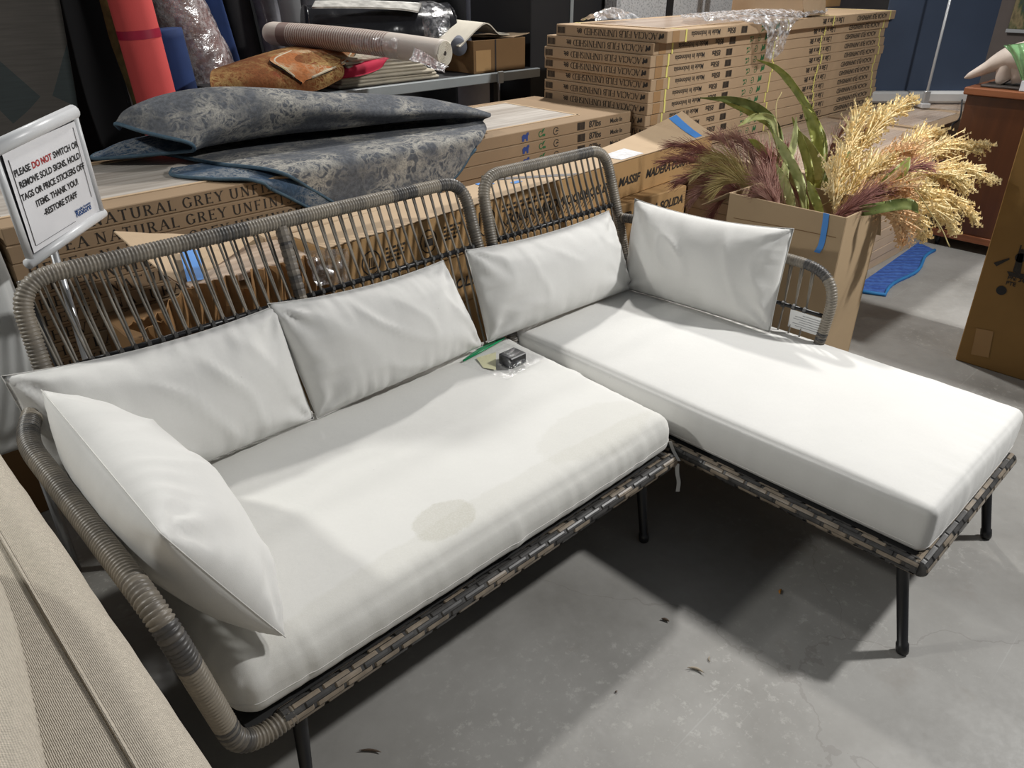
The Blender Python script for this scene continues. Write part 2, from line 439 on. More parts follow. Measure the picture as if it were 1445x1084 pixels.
# dark steel upright behind the corner
put('back_strut', *tube([bp(SX0+0.062, 0.30)+[0, 0.025, 0], bp(SX0+0.03, 0.90)+[0, 0.022, 0]], 0.009, 8), M['black'], sofa, smooth=True)
woven_rail('front_rail', (0.345, SYF, RZ), (SX1, SYF, RZ), 0.0205, sofa)
woven_rail('side_rail', (SX1-0.012, SYF+0.01, RZ), (SX1-0.012, 1.66, RZ), 0.0175, sofa)
wrapped('arm_tube', fillet([(0.37, SYF-0.001, RZ), (0.262, SYF-0.004, RZ-0.006), (0.196, 0.952, 0.655), (0.188, 1.60, 0.665), (0.25, 1.755, 0.66)], [0.07, 0.11, 0.08], 10), 0.0195, sofa)
put('arm_crossbar', *tube([(0.232, 0.97, 0.47), (0.232, 1.70, 0.47)], 0.0075, 8), M['black'], sofa, smooth=True)
for i in range(16):
    y = 1.06+i*0.04
    put('strand', *tube([(0.19, y, 0.65), (0.231, y, 0.47), (0.268, y, 0.28)], SR, 5, cap=False), M['strand'], sofa, smooth=True)
put('side_rail', *tube([(0.272, SYF+0.02, RZ), (0.272, 1.66, RZ)], 0.016, 10), M['strip_dark'], sofa, smooth=True)
put('back_rail', *tube([(0.28, 1.655, RZ), (1.57, 1.655, RZ)], 0.016, 10), M['strip_dark'], sofa, smooth=True)
put('seat_deck', *rbox(0.285, 1.56, 0.985, 1.65, 0.262, 0.278, 0.003), M['deck'], sofa)
for (tx, ty, fx, fy) in ((1.50, 1.03, 1.503, 0.992), (0.40, 1.02, 0.372, 0.985), (1.50, 1.60, 1.51, 1.63), (0.36, 1.60, 0.34, 1.63)):
    cyl_leg(sofa, (tx, ty, 0.264), (fx, fy, 0.0), 0.0165, 0.012)

# --- chaise
CX0, CX1, CYF = 1.622, 2.262, 0.312
chaise = empty('rattan_chaise', (1.94, 1.0, 0), label='grey brown rattan chaise frame with corded back and low right armrest', cat='chaise')
wrapped('back_frame', fillet([bp(CX0+0.012, 0.27), bp(CX0+0.002, 0.60), bp(CX0+0.014, 0.905), bp(CX1-0.005, 0.905), bp(CX1+0.012, 0.60), bp(CX1, 0.27)], [0.05, 0.085, 0.085, 0.05], 10), 0.0185, chaise)
back_bay(chaise, CX0+0.022, CX1-0.015, 19)
woven_rail('side_rail', (CX0, 1.66, RZ), (CX0, CYF, RZ), 0.0205, chaise)
woven_rail('front_rail', (CX0-0.008, CYF, RZ), (CX1+0.008, CYF, RZ), 0.0205, chaise)
woven_rail('side_rail', (CX1, CYF, RZ), (CX1, 1.66, RZ), 0.0175, chaise)
put('back_rail', *tube([(CX0, 1.655, RZ), (CX1, 1.655, RZ)], 0.016, 10), M['strip_dark'], chaise, smooth=True)
put('seat_deck', *rbox(CX0+0.01, CX1-0.01, CYF+0.01, 1.65, 0.262, 0.278, 0.003), M['deck'], chaise)
wrapped('arm_tube', fillet([(CX1+0.004, 0.935, RZ+0.01), (2.285, 0.915, 0.45), (2.305, 0.905, 0.655), (2.305, 1.60, 0.668), (2.272, 1.755, 0.66)], [0.05, 0.13, 0.08], 10), 0.0165, chaise)
bar = put('arm_crossbar', *tube([(2.292, 0.925, 0.508), (2.292, 1.72, 0.508)], 0.007, 8), M['black'], chaise, smooth=True)
kn = []
for i in range(18):
    y = 0.99+i*0.0385
    put('strand', *tube([(2.305, y, 0.655), (2.292, y-0.002, 0.508), (2.268, y, 0.28)], SR, 5, cap=False), M['strand'], chaise, smooth=True)
    put('strand', *tube([(2.312, y+0.012, 0.652), (2.298, y, 0.508)], SR, 5, cap=False), M['strand'], chaise, smooth=True)
    kn.append(tube([(2.292, y-0.005, 0.508), (2.292, y+0.005, 0.508)], 0.0115, 8))
V, F, _ = join(kn); put('cord_knots', V, F, M['strip_dark'], bar, kind='stuff')
for (tx, ty, fx, fy) in ((1.640, 0.355, 1.628, 0.288), (2.235, 0.355, 2.252, 0.292), (1.66, 1.60, 1.64, 1.64), (2.22, 1.60, 2.24, 1.64)):
    cyl_leg(chaise, (tx, ty, 0.262), (fx, fy, 0.0))
# care label on the arm
lt = put('care_label', *rbox(2.283, 2.285, 0.918, 1.035, 0.44, 0.502, 0.0005), simple('white_label', (0.78, 0.78, 0.77), 0.6, var=0.03), chaise, label='white printed care label')
lines = [rbox(2.2815, 2.2822, 0.93, 0.93+w, 0.49-i*0.008, 0.492-i*0.008, 0.0001) for i, w in enumerate((0.06, 0.085, 0.09, 0.07, 0.09, 0.08))]
V, F, _ = join(lines); put('small_print', V, F, simple('grey_ink', (0.35, 0.35, 0.36), 0.7), lt, kind='stuff')

# --- seat cushions
def cushion_map(x0, x1, y0, y1, z0, z1, r, crown, wr, sag, seed, flare=0.0):
    lo = np.array([x0, y0, z0]); hi = np.array([x1, y1, z1])
    def f(p):
        p = np.array(p, dtype=float); q = np.clip(p, lo+r, hi-r); d = p-q; n = np.linalg.norm(d)
        nn = d/n if n > 1e-9 else np.array([0, 0, 1.0])
        o = q+nn*r
        u = (p-lo)/(hi-lo)*2-1
        cx, cy = max(0, 1-u[0]**4), max(0, 1-u[1]**4)
        o[2] += crown*cx*cy*max(0, u[2])
        o[0] += flare*(p[1]-y0)/(y1-y0)*max(0, u[0])
        side = max(0, 1-u[2]**2)
        o[0] += 0.010*side*cy*u[0]; o[1] += 0.010*side*cx*u[1]
        # gathers down the sides
        g = 0.0
        if abs(u[1]) > 0.8: g += (0.5*mnoise.noise(Vector((p[0]*44, seed, p[2]*5)))+max(0, mnoise.noise(Vector((p[0]*15, seed+3, p[2]*4+p[0]*6))))**2*2.2)*min(1, (abs(u[1])-0.8)*6)*max(0, min(1, (p[2]-lo[2])/0.05))
        if abs(u[0]) > 0.8: g += (0.5*mnoise.noise(Vector((p[1]*40, seed+9, p[2]*5)))+max(0, mnoise.noise(Vector((p[1]*15, seed+6, p[2]*4))))**2*2)*min(1, (abs(u[0])-0.8)*5)*0.8*max(0, min(1, (p[2]-lo[2])/0.05))
        o += nn*g*wr
        o[2] += 0.0020*mnoise.noise(Vector((p[0]*4.5, p[1]*4.5, seed)))*max(0, u[2]) + sag*mnoise.noise(Vector((p[0]*1.7, p[1]*1.7, seed+5)))*max(0, u[2])
        return o
    return f
def axis_pts(a, b, r, n): return np.r_[a, a+r*np.array([0.25, 0.5, 0.75, 1.0]), np.linspace(a+r, b-r, n)[1:-1], b-r*np.array([1.0, 0.75, 0.5, 0.25]), b]
def seat_cushion(name, b, r, crown, wr, sag, seed, mat, n, label, seamz, cat='cushion', flare=0.0):
    x0, x1, y0, y1, z0, z1 = b; f = cushion_map(*b, r, crown, wr, sag, seed, flare)
    ax = [axis_pts(x0, x1, r, n[0]), axis_pts(y0, y1, r, n[1]), axis_pts(z0, z1, r, n[2])]
    vid = {}; V = []; F = []
    def vert(i, j, k):
        key = (i, j, k)
        if key not in vid:
            vid[key] = len(V); V.append(f((ax[0][i], ax[1][j], ax[2][k])))
        return vid[key]
    nx, ny, nz = (len(a) for a in ax)
    for i in range(nx-1):
        for j in range(ny-1):
            F.append((vert(i, j, nz-1), vert(i+1, j, nz-1), vert(i+1, j+1, nz-1), vert(i, j+1, nz-1)))
            F.append((vert(i, j, 0), vert(i, j+1, 0), vert(i+1, j+1, 0), vert(i+1, j, 0)))
    for i in range(nx-1):
        for k in range(nz-1):
            F.append((vert(i, 0, k), vert(i+1, 0, k), vert(i+1, 0, k+1), vert(i, 0, k+1)))
            F.append((vert(i, ny-1, k), vert(i, ny-1, k+1), vert(i+1, ny-1, k+1), vert(i+1, ny-1, k)))
    for j in range(ny-1):
        for k in range(nz-1):
            F.append((vert(0, j, k), vert(0, j, k+1), vert(0, j+1, k+1), vert(0, j+1, k)))
            F.append((vert(nx-1, j, k), vert(nx-1, j+1, k), vert(nx-1, j+1, k+1), vert(nx-1, j, k+1)))
    root = put(name, V, F, mat, smooth=True, label=label, cat=cat)
    # stitched seam around the lower edge
    ring = []
    for x in np.linspace(x0, x1, 90): ring.append(f((x, y0, seamz)))
    for y in np.linspace(y0, y1, 60)[1:]: ring.append(f((x1, y, seamz)))
    for x in np.linspace(x1, x0, 90)[1:]: ring.append(f((x, y1, seamz)))
    for y in np.linspace(y1, y0, 60)[1:]: ring.append(f((x0, y, seamz)))
    put('seam', *tube(ring, 0.0013, 5, cap=False), M['seam'], root, smooth=True)
    return root, f
st = WZ(622, 742, 0.402); o = np.array([(0.283+1.592)/2, (0.986+1.745)/2])
M['fabric_stain'] = fabric('white_canvas_stained', (0.72, 0.715, 0.685), stain=[(st[0]-o[0], st[1]-o[1]+0.005, 0.085, 0.058, 0.36, 22), (0.05, -0.35, 0.75, 0.075, 0.16, 7), (0.42, -0.27, 0.22, 0.10, 0.14, 8)])
seatA, fA = seat_cushion('seat_cushion', (0.283, 1.592, 0.986, 1.745, 0.279, 0.402), 0.048, 0.010, 0.0048, 0.003, 2.0, M['fabric_stain'], (110, 60, 10), 'long white seat cushion with a brown stain on its front edge', 0.330, flare=0.036)
seatB, fB = seat_cushion('chaise_cushion', (1.648, 2.312, 0.318, 1.745, 0.279, 0.412), 0.022, 0.014, 0.0028, 0.003, 11.0, M['fabric'], (60, 110, 10), 'long clean white chaise cushion reaching out over the floor', 0.30)
# fabric ties
def ribbon(name, pts, w, axis, mat, parent, t=0.0012):
    P = smoothpath(pts, 6); wv = np.array(axis, dtype=float)*w/2
    T, Nn, B = frames(P); nrm = np.cross(T, np.array(axis)); nrm /= np.linalg.norm(nrm, axis=1)[:, None]
    V = np.vstack([P-wv-nrm*t/2, P+wv-nrm*t/2, P+wv+nrm*t/2, P-wv+nrm*t/2]); n = len(P); F = []
    for i in range(n-1):
        for a, b in ((0, 1), (1, 2), (2, 3), (3, 0)): F.append((a*n+i, b*n+i, b*n+i+1, a*n+i+1))
    F += [(0, n, 2*n, 3*n), (n-1, 4*n-1, 3*n-1, 2*n-1)]
    return put(name, V, F, mat, parent, smooth=False)
ribbon('tie_strap', [(1.585, 0.995, 0.315), (1.592, 0.985, 0.285), (1.590, 0.962, 0.262)], 0.010, (0.7, -0.7, 0), M['seam'], seatA)
ribbon('tie_strap', [(1.575, 0.957, 0.262), (1.570, 0.950, 0.235), (1.575, 0.945, 0.205), (1.571, 0.942, 0.175)], 0.011, (0.7, -0.7, 0), M['seam'], seatA)
ribbon('tie_strap', [(2.318, 0.345, 0.33), (2.318, 0.335, 0.29), (2.288, 0.325, 0.275)], 0.008, (0, 1, 0), M['seam'], seatB)
ribbon('tie_strap', [(2.285, 0.33, 0.262), (2.287, 0.335, 0.235), (2.284, 0.33, 0.21)], 0.008, (0, 1, 0), M['seam'], seatB)

# --- scatter pillows
def pillow(name, TL, TR, BR, BL, front, back, seed, label, ear=0.05, side=0.012):
    """corners in world space, front = bulge towards the sitter"""
    TL, TR, BR, BL = (np.array(p, dtype=float) for p in (TL, TR, BR, BL))
    nrm = np.cross(TR-TL, BL-TL); nrm /= np.linalg.norm(nrm)
    c = (TL+TR+BL+BR)/4
    if nrm @ (CC-c) < 0: nrm = -nrm
    nu, nv = 64, 36
    def pos(u, v, s):
        a, b = (u+1)/2, (v+1)/2
        # edges draw in between the corners
        k = ear
        uu = u*(1-side*(1-v*v)); vv = v*(1-k*(2.4 if v > 0 else 0.5)*(1-u*u))
        a, b = (uu+1)/2, (vv+1)/2
        p = (TL*(1-a)+TR*a)*b+(BL*(1-a)+BR*a)*(1-b)
        e = max(0, 1-abs(u)**2.3)*max(0, 1-abs(v)**2.2)
        th = e**0.55
        amp = front if s > 0 else back
        w = 0
        du, dv = 1-abs(u), 1-abs(v)
        # creases fanning from the corners and along the seam
        ang = math.atan2(dv*0.5, du+1e-6); rad = math.hypot(du, dv*0.6)
        w += 0.016*math.sin(ang*9+seed*3+2.5*mnoise.noise(Vector((u*2, v*2, seed))))*math.exp(-rad*3.2)*min(1, rad*6)
        w += 0.012*mnoise.noise(Vector((u*13, v*1.5, seed)))*math.exp(-dv*4)*min(1, dv*14)
        w += 0.011*mnoise.noise(Vector((u*2.0, v*8, seed+4)))*math.exp(-du*5)*min(1, du*14)
        rg = 1-abs(mnoise.noise(Vector((u*2.6+v*0.8, v*0.9, seed+8))))
        w += 0.017*(rg**6)*th*(0.5+0.5*mnoise.noise(Vector((u*1.5, v*1.5, seed+2))))
        w += 0.008*mnoise.noise(Vector((u*1.6, v*1.3, seed+20)))*th
        return p+nrm*s*(amp*th+w*th**0.3*(1 if s > 0 else 0.3))
    us = np.sign(np.linspace(-1, 1, nu))*np.abs(np.linspace(-1, 1, nu))**0.85
    vs = np.sign(np.linspace(-1, 1, nv))*np.abs(np.linspace(-1, 1, nv))**0.85
    V = [pos(u, v, 1) for u in us for v in vs]; F = grid_faces(nu, nv)
    base = len(V); idx = {}
    for i, u in enumerate(us):
        for j, v in enumerate(vs):
            if i in (0, nu-1) or j in (0, nv-1): idx[i, j] = i*nv+j
            else: idx[i, j] = len(V); V.append(pos(u, v, -1))
    F = [f[::-1] for f in F]
    F += [(idx[i, j], idx[i+1, j], idx[i+1, j+1], idx[i, j+1]) for i in range(nu-1) for j in range(nv-1)]
    V = np.array(V); f0 = F[len(grid_faces(nu, nv))//2]
    nn = np.cross(V[f0[1]]-V[f0[0]], V[f0[2]]-V[f0[0]])
    if nn @ nrm < 0: F = [f[::-1] for f in F]
    o = put(name, V, F, M['fabric'], smooth=True, label=label, cat='pillow', group='white lumbar pillows on the rattan sofa and chaise')
    ring = [V[j] for j in range(nv)]+[V[i*nv+nv-1] for i in range(1, nu)]+[V[(nu-1)*nv+j] for j in range(nv-2, -1, -1)]+[V[i*nv] for i in range(nu-2, -1, -1)]
    put('seam', *tube(np.array(ring)+nrm*0.0010, 0.0012, 5, cap=False), M['seam'], o, smooth=True)
    return o
pillow('lumbar_pillow', (0.206, 1.745, 0.750), (0.828, 1.74, 0.728), (0.842, 1.650, 0.418), (0.235, 1.655, 0.415), 0.095, 0.035, 1.3, 'white lumbar pillow against the sofa back, overlapped by the pillow on the left arm')
pillow('lumbar_pillow', (0.808, 1.742, 0.738), (1.388, 1.74, 0.712), (1.462, 1.650, 0.428), (0.852, 1.648, 0.414), 0.098, 0.035, 5.1, 'white lumbar pillow at the middle of the sofa back')
pillow('lumbar_pillow', (1.478, 1.742, 0.722), (2.168, 1.735, 0.712), (2.225, 1.64, 0.418), (1.487, 1.652, 0.432), 0.092, 0.035, 9.7, 'white lumbar pillow against the corded back of the chaise')
pillow('lumbar_pillow', (2.275, 1.70, 0.742), (2.285, 1.075, 0.766), (2.215, 1.060, 0.430), (2.20, 1.665, 0.420), 0.085, 0.030, 13.9, 'white lumbar pillow propped on the low right armrest of the chaise')
pillow('lumbar_pillow', (0.246, 1.030, 0.735), (0.252, 1.655, 0.735), (0.425, 1.60, 0.420), (0.392, 1.000, 0.428), 0.115, 0.095, 21.4, 'white lumbar pillow leaning on the left rattan arm of the sofa', ear=0.0, side=-0.03)

# ------------------------------------------------------------------ lettering
def arc(cx, cy, rx, ry, a0, a1, n=10):
    return [(cx+rx*math.cos(math.radians(a0+(a1-a0)*k/n)), cy+ry*math.sin(math.radians(a0+(a1-a0)*k/n))) for k in range(n+1)]
# serif capitals: (width, strokes), a stroke = (weight or None, points, serif at start, serif at end)
G = {
 'A': (0.86, [(0.06, [(0.04, 0), (0.43, 1)], 1, 0), (0.15, [(0.43, 1), (0.80, 0)], 0, 1), (0.05, [(0.17, 0.36), (0.66, 0.36)], 0, 0)]),
 'B': (0.72, [(0.15, [(0.12, 0), (0.12, 1)], 1, 1), (None, [(0.12, 0.97)]+arc(0.38, 0.76, 0.22, 0.21, 90, -90)+[(0.12, 0.54)], 0, 0), (None, [(0.12, 0.54)]+arc(0.40, 0.285, 0.26, 0.255, 90, -90)+[(0.12, 0.03)], 0, 0)]),
 'C': (0.80, [(None, arc(0.46, 0.5, 0.38, 0.5, 42, 318, 16), 1, 0)]),
 'D': (0.84, [(0.15, [(0.12, 0), (0.12, 1)], 1, 1), (None, [(0.12, 0.97)]+arc(0.36, 0.5, 0.42, 0.47, 90, -90, 14)+[(0.12, 0.03)], 0, 0)]),
 'E': (0.68, [(0.15, [(0.12, 0), (0.12, 1)], 1, 1), (0.06, [(0.12, 0.97), (0.62, 0.97)], 0, 2), (0.06, [(0.12, 0.52), (0.48, 0.52)], 0, 2), (0.06, [(0.12, 0.03), (0.66, 0.03)], 0, 2)]),
 'F': (0.64, [(0.15, [(0.12, 0), (0.12, 1)], 1, 1), (0.06, [(0.12, 0.97), (0.62, 0.97)], 0, 2), (0.06, [(0.12, 0.52), (0.48, 0.52)], 0, 2)]),
 'G': (0.88, [(None, arc(0.46, 0.5, 0.38, 0.5, 42, 330, 16), 1, 0), (0.14, [(0.78, 0.06), (0.78, 0.42)], 0, 1)]),
 'H': (0.88, [(0.15, [(0.12, 0), (0.12, 1)], 1, 1), (0.15, [(0.74, 0), (0.74, 1)], 1, 1), (0.06, [(0.12, 0.52), (0.74, 0.52)], 0, 0)]),
 'I': (0.36, [(0.15, [(0.17, 0), (0.17, 1)], 1, 1)]),
 'J': (0.48, [(None, [(0.30, 1), (0.30, 0.2)]+arc(0.15, 0.15, 0.15, 0.17, 0, -150, 8), 1, 0)]),
 'L': (0.66, [(0.15, [(0.12, 0), (0.12, 1)], 1, 1), (0.06, [(0.12, 0.03), (0.62, 0.03)], 0, 2)]),
 'N': (0.90, [(0.06, [(0.12, 0), (0.12, 1)], 1, 1), (0.16, [(0.12, 1), (0.76, 0)], 0, 0), (0.06, [(0.76, 0), (0.76, 1)], 0, 1)]),
 'R': (0.80, [(0.15, [(0.12, 0), (0.12, 1)], 1, 1), (None, [(0.12, 0.97)]+arc(0.38, 0.745, 0.24, 0.225, 90, -90)+[(0.12, 0.52)], 0, 0), (0.14, [(0.38, 0.52), (0.72, 0)], 0, 1)]),
 'S': (0.62, [(None, arc(0.31, 0.75, 0.22, 0.24, 25, 270, 12)+arc(0.31, 0.26, 0.24, 0.25, 90, -155, 12), 0, 0)]),
 'T': (0.76, [(0.15, [(0.38, 0), (0.38, 1)], 1, 0), (0.06, [(0.04, 0.97), (0.72, 0.97)], 2, 2)]),
 'U': (0.86, [(None, [(0.12, 1), (0.12, 0.3)]+arc(0.43, 0.3, 0.31, 0.3, 180, 360, 12)+[(0.74, 1)], 1, 1)]),
 'V': (0.82, [(0.15, [(0.04, 1), (0.41, 0)], 1, 0), (0.06, [(0.41, 0), (0.76, 1)], 0, 1)]),
 'Y': (0.80, [(0.15, [(0.04, 1), (0.39, 0.45)], 1, 0), (0.06, [(0.39, 0.45), (0.74, 1)], 0, 1), (0.15, [(0.39, 0), (0.39, 0.47)], 1, 0)]),
}
def serif_mesh(text, h, space=0.12):
    V, F = [], []; x = 0.0
    def quad(a, b, w):
        a = np.array(a); b = np.array(b); d = b-a; L = np.linalg.norm(d)
        if L < 1e-6: return
        n = np.array([-d[1], d[0]])/L*w/2; k = len(V)
        V.extend([a-n, b-n, b+n, a+n]); F.append((k, k+1, k+2, k+3))
    for ch in text:
        if ch == ' ': x += 0.42; continue
        w, S = G[ch]
        for wt, pts, s0, s1 in S:
            for a, b in zip(pts[:-1], pts[1:]):
                d = np.array(b)-np.array(a); L = np.linalg.norm(d)+1e-9
                ww = wt if wt else 0.055+0.095*(abs(d[1])/L)**1.2
                quad((a[0]+x, a[1]), (b[0]+x, b[1]), ww)
            for s, p in ((s0, pts[0]), (s1, pts[-1])):
                if s == 1:
                    y = min(max(p[1], 0.025), 0.975); quad((p[0]+x-0.15, y), (p[0]+x+0.15, y), 0.05)
                if s == 2: quad((p[0]+x, p[1]-0.10), (p[0]+x, p[1]+0.10), 0.06)
        x += w+space
    V = np.array(V)*h
    return mesh('serif_'+text.replace(' ', '_'), np.c_[V, np.zeros(len(V))], F, M['ink']), x*h

_tc = {}
def tmesh(body, size, mat, bold=0.0, shear=0.0, align='LEFT'):
    key = (body, size, mat.name, bold, shear, align)
    if key in _tc: return _tc[key]
    cu = bpy.data.curves.new('lettering', 'FONT'); cu.body = body; cu.size = size; cu.offset = bold; cu.shear = shear
    cu.align_x = align; cu.resolution_u = 3
    ob = bpy.data.objects.new('lettering', cu); COL.objects.link(ob)
    me = bpy.data.meshes.new_from_object(ob.evaluated_get(bpy.context.evaluated_depsgraph_get()))
    bpy.data.objects.remove(ob); bpy.data.curves.remove(cu)
    me.name = 'lettering'; me.materials.clear(); me.materials.append(mat)
    _tc[key] = me; return me
FRONT, FRONT_UP = (math.pi/2, 0, 0), (math.pi/2, math.pi, 0)
LEFT, LEFT_UP = (math.pi/2, 0, -math.pi/2), (math.pi/2, math.pi, -math.pi/2)
def decal(name, me, parent, loc, rotation):
    o = link(name, me, parent, kind='stuff' if name in ('lettering', 'barcode', 'small_print', 'herringbone_print') else None); o.location = loc; o.rotation_euler = rotation; return o
def flat(polys, mat, name='printed_mark'):
    """2d polygons -> mesh"""
    V, F = [], []
    for p in polys:
        k = len(V); V += [(x, y, 0) for x, y in p]; F.append(tuple(range(k, k+len(p))))
    return mesh(name, V, F, mat)
def rect(x0, y0, x1, y1): return [(x0, y0), (x1, y0), (x1, y1), (x0, y1)]
def outline(pts, w):
    out = []
    for a, b in zip(pts, pts[1:]+pts[:1]):
        d = np.array(b)-np.array(a); n = np.array([-d[1], d[0]])/np.linalg.norm(d)*w/2
        out.append([tuple(np.array(a)-n), tuple(np.array(b)-n), tuple(np.array(b)+n), tuple(np.array(a)+n)])
    return out
def barcode(w, h):
    r = random.Random(3); x = 0; P = []
    while x < w:
        b = r.choice((0.0012, 0.002, 0.003)); P.append(rect(x, 0, x+b, h)); x += b+r.choice((0.0014, 0.002))
    return flat(P, M['ink'], 'barcode')
def blob(pts, mat, name): return flat([pts], mat, name)
ANIMAL = [(-0.5, -0.5), (-0.2, -0.5), (-0.1, -0.2), (0.15, -0.25), (0.2, -0.5), (0.42, -0.5), (0.45, 0.05), (0.6, 0.25), (0.5, 0.5), (0.25, 0.42), (0.1, 0.25), (-0.3, 0.3), (-0.55, 0.1)]
def animal(h, mat): return blob([(x*h, y*h) for x, y in ANIMAL], mat, 'animal_mark')
def leaf_logo(h, mat):
    P = [arc(-0.15*h, 0, 0.32*h, 0.34*h, 60, 330, 12)+arc(-0.15*h, 0, 0.22*h, 0.24*h, 330, 60, 12)]
    P.append([(0, 0), (0.2*h, 0.15*h), (0.5*h, 0.55*h), (0.1*h, 0.42*h)]); P.append(rect(0.15*h, -0.3*h, 0.55*h, -0.05*h))
    return flat(P, mat, 'leaf_mark')
def ring_logo(h, mat): return flat([arc(0, 0, 0.45*h, 0.45*h, 30, 320, 14)+arc(0, 0, 0.36*h, 0.36*h, 320, 30, 14), [(-0.1*h, -0.1*h), (0.5*h, 0), (0.1*h, 0.15*h)]], mat, 'ring_mark')

ORD = ['top', 'second', 'third', 'fourth', 'fifth', 'sixth', 'seventh', 'eighth', 'ninth', 'tenth', 'eleventh', 'twelfth', 'thirteenth', 'fourteenth', 'fifteenth', 'sixteenth', 'seventeenth', 'eighteenth', 'nineteenth', 'twentieth']
def ordn(i): return 'topmost' if i == 0 else ORD[i]+' from the top'

# ------------------------------------------------------------------ tall stack with yellow straps
AL, AD, AT = 2.56, 0.675, 0.0525
bodyA = mesh('carton_body', *rbox(0, AL, 0, AD, 0, AT-0.0008, 0.0025), M['card'])
tA, wA = serif_mesh('ACACIA FJLB UNFINISHED', 0.0275, 0.05)
tA8 = tmesh('8ft', 0.030, M['ink'], 0.0006)
tMade, t85 = tmesh('Made In Indonesia', 0.034, M['ink'], 0.0004), tmesh('85lbs', 0.036, M['ink'], 0.0008)
tSize, tUnf = tmesh('1.5in x 25in x 8ft', 0.040, M['ink'], 0.0010), tmesh('ACACIA FJLB UNFINISHED', 0.038, M['ink'], 0.0006)
bc = barcode(0.055, 0.032); gm = animal(0.034, M['ink_green']); lg = leaf_logo(0.036, M['ink_green']); rg = ring_logo(0.036, M['ink_green'])
bcl = barcode(0.05, 0.03); mk = animal(0.026, M['ink'])
strapme = mesh('strap', *join([rbox(0, 0.012, -0.0022, -0.0002, -0.0006, AT-0.001, 0.0003), rbox(0, 0.012, -0.0022, AD+0.002, AT-0.0016, AT-0.0002, 0.0003)])[:2], M['strap'])
patch = flat([rect(0, 0, 0.055, AT-0.006)], M['tape_clear'], 'packing_tape')
nA = 11; ABASE = 0.665
for k in range(nA):
    i = nA-1-k                                      # 0 = top
    dx, dy, a = random.uniform(-0.012, 0.012), random.uniform(-0.010, 0.010), random.uniform(-0.004, 0.004)
    if i == 0: dx, dy, a = 0.02, -0.055, 0.012
    r = empty('wood_carton', (3.09+dx, 2.27+dy, ABASE+k*AT), a, 'flat carton lettered upside down, %s in the yellow strapped stack' % ordn(i), 'carton', 'strapped cartons in the tall stack')
    link('carton_body', bodyA, r)
    e = -0.0012
    decal('lettering', tA, r, (e, 0.055, 0.040), LEFT_UP)
    decal('lettering', tA8, r, (e, 0.055+wA+0.012, 0.038), LEFT_UP)
    decal('lettering', mk, r, (e, 0.032, AT/2), LEFT_UP); decal('barcode', bcl, r, (e, AD-0.06, 0.041), LEFT_UP)
    decal('packing_tape', patch, r, (0.04, e, 0.003), FRONT)
    decal('lettering', tMade, r, (0.44, e, 0.040), FRONT_UP); decal('lettering', t85, r, (0.58, e, 0.041), FRONT_UP)
    decal('barcode', bc, r, (0.69, e, 0.043), FRONT_UP)
    decal('leaf_mark', lg, r, (0.85, e, AT/2), FRONT_UP); decal('ring_mark', rg, r, (0.925, e, AT/2), FRONT_UP); decal('animal_mark', gm, r, (1.00, e, AT/2), FRONT_UP)
    decal('lettering', tSize, r, (1.80, e, 0.040), FRONT_UP); decal('lettering', tUnf, r, (2.42, e, 0.040), FRONT_UP)
    for sx in (0.13, 1.10, 1.66, 2.47):
        o = link('strap', strapme, r); o.location = (sx+random.uniform(-0.012, 0.012), 0, 0)
    if i == 0:                                      # open window in the lid, wood showing through film
        put_local = mesh('wood_panel', *rbox(0.11, 1.75, 0.10, AD-0.08, AT-0.001, AT+0.0006, 0.0002), M['wood_acacia']); link('wood_panel', put_local, r)
        link('lid_edge', mesh('lid_edge', *join([rbox(0.10, 1.76, 0.085, 0.099, AT-0.001, AT+0.003, 0.0005), rbox(0.095, 0.109, 0.10, AD-0.08, AT-0.001, AT+0.003, 0.0005)])[:2], M['card_light']), r)

# ------------------------------------------------------------------ grey wood stack behind the sofa
GL, GD, GT = 2.69, 0.66, 0.0500
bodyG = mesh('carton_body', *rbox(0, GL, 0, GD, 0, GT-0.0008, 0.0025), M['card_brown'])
tG, wG = serif_mesh('HEVEA NATURAL GREY UNFINISHED', 0.031, 0.34)
t87, tMi = tmesh('87lbs', 0.040, M['ink'], 0.0008), tmesh('Made In', 0.028, M['ink'], 0.0004)
gm2 = animal(0.036, M['ink_blue']); bg2 = barcode(0.05, 0.034); lg2 = leaf_logo(0.040, M['ink_green']); rg2 = ring_logo(0.038, M['ink'])
nG = 17; GTOP = 0.889; gb = GTOP-nG*GT
put('pallet', *join([rbox(0.40, 3.06, 2.36, 3.0, gb-0.012, gb-0.0005, 0.001)]+[rbox(0.42+j*0.62, 0.52+j*0.62, 2.36, 3.0, 0, gb-0.012, 0.001) for j in range(5)])[:2], M['card_dark'], label='low wooden pallet under the grey wood cartons', cat='pallet')
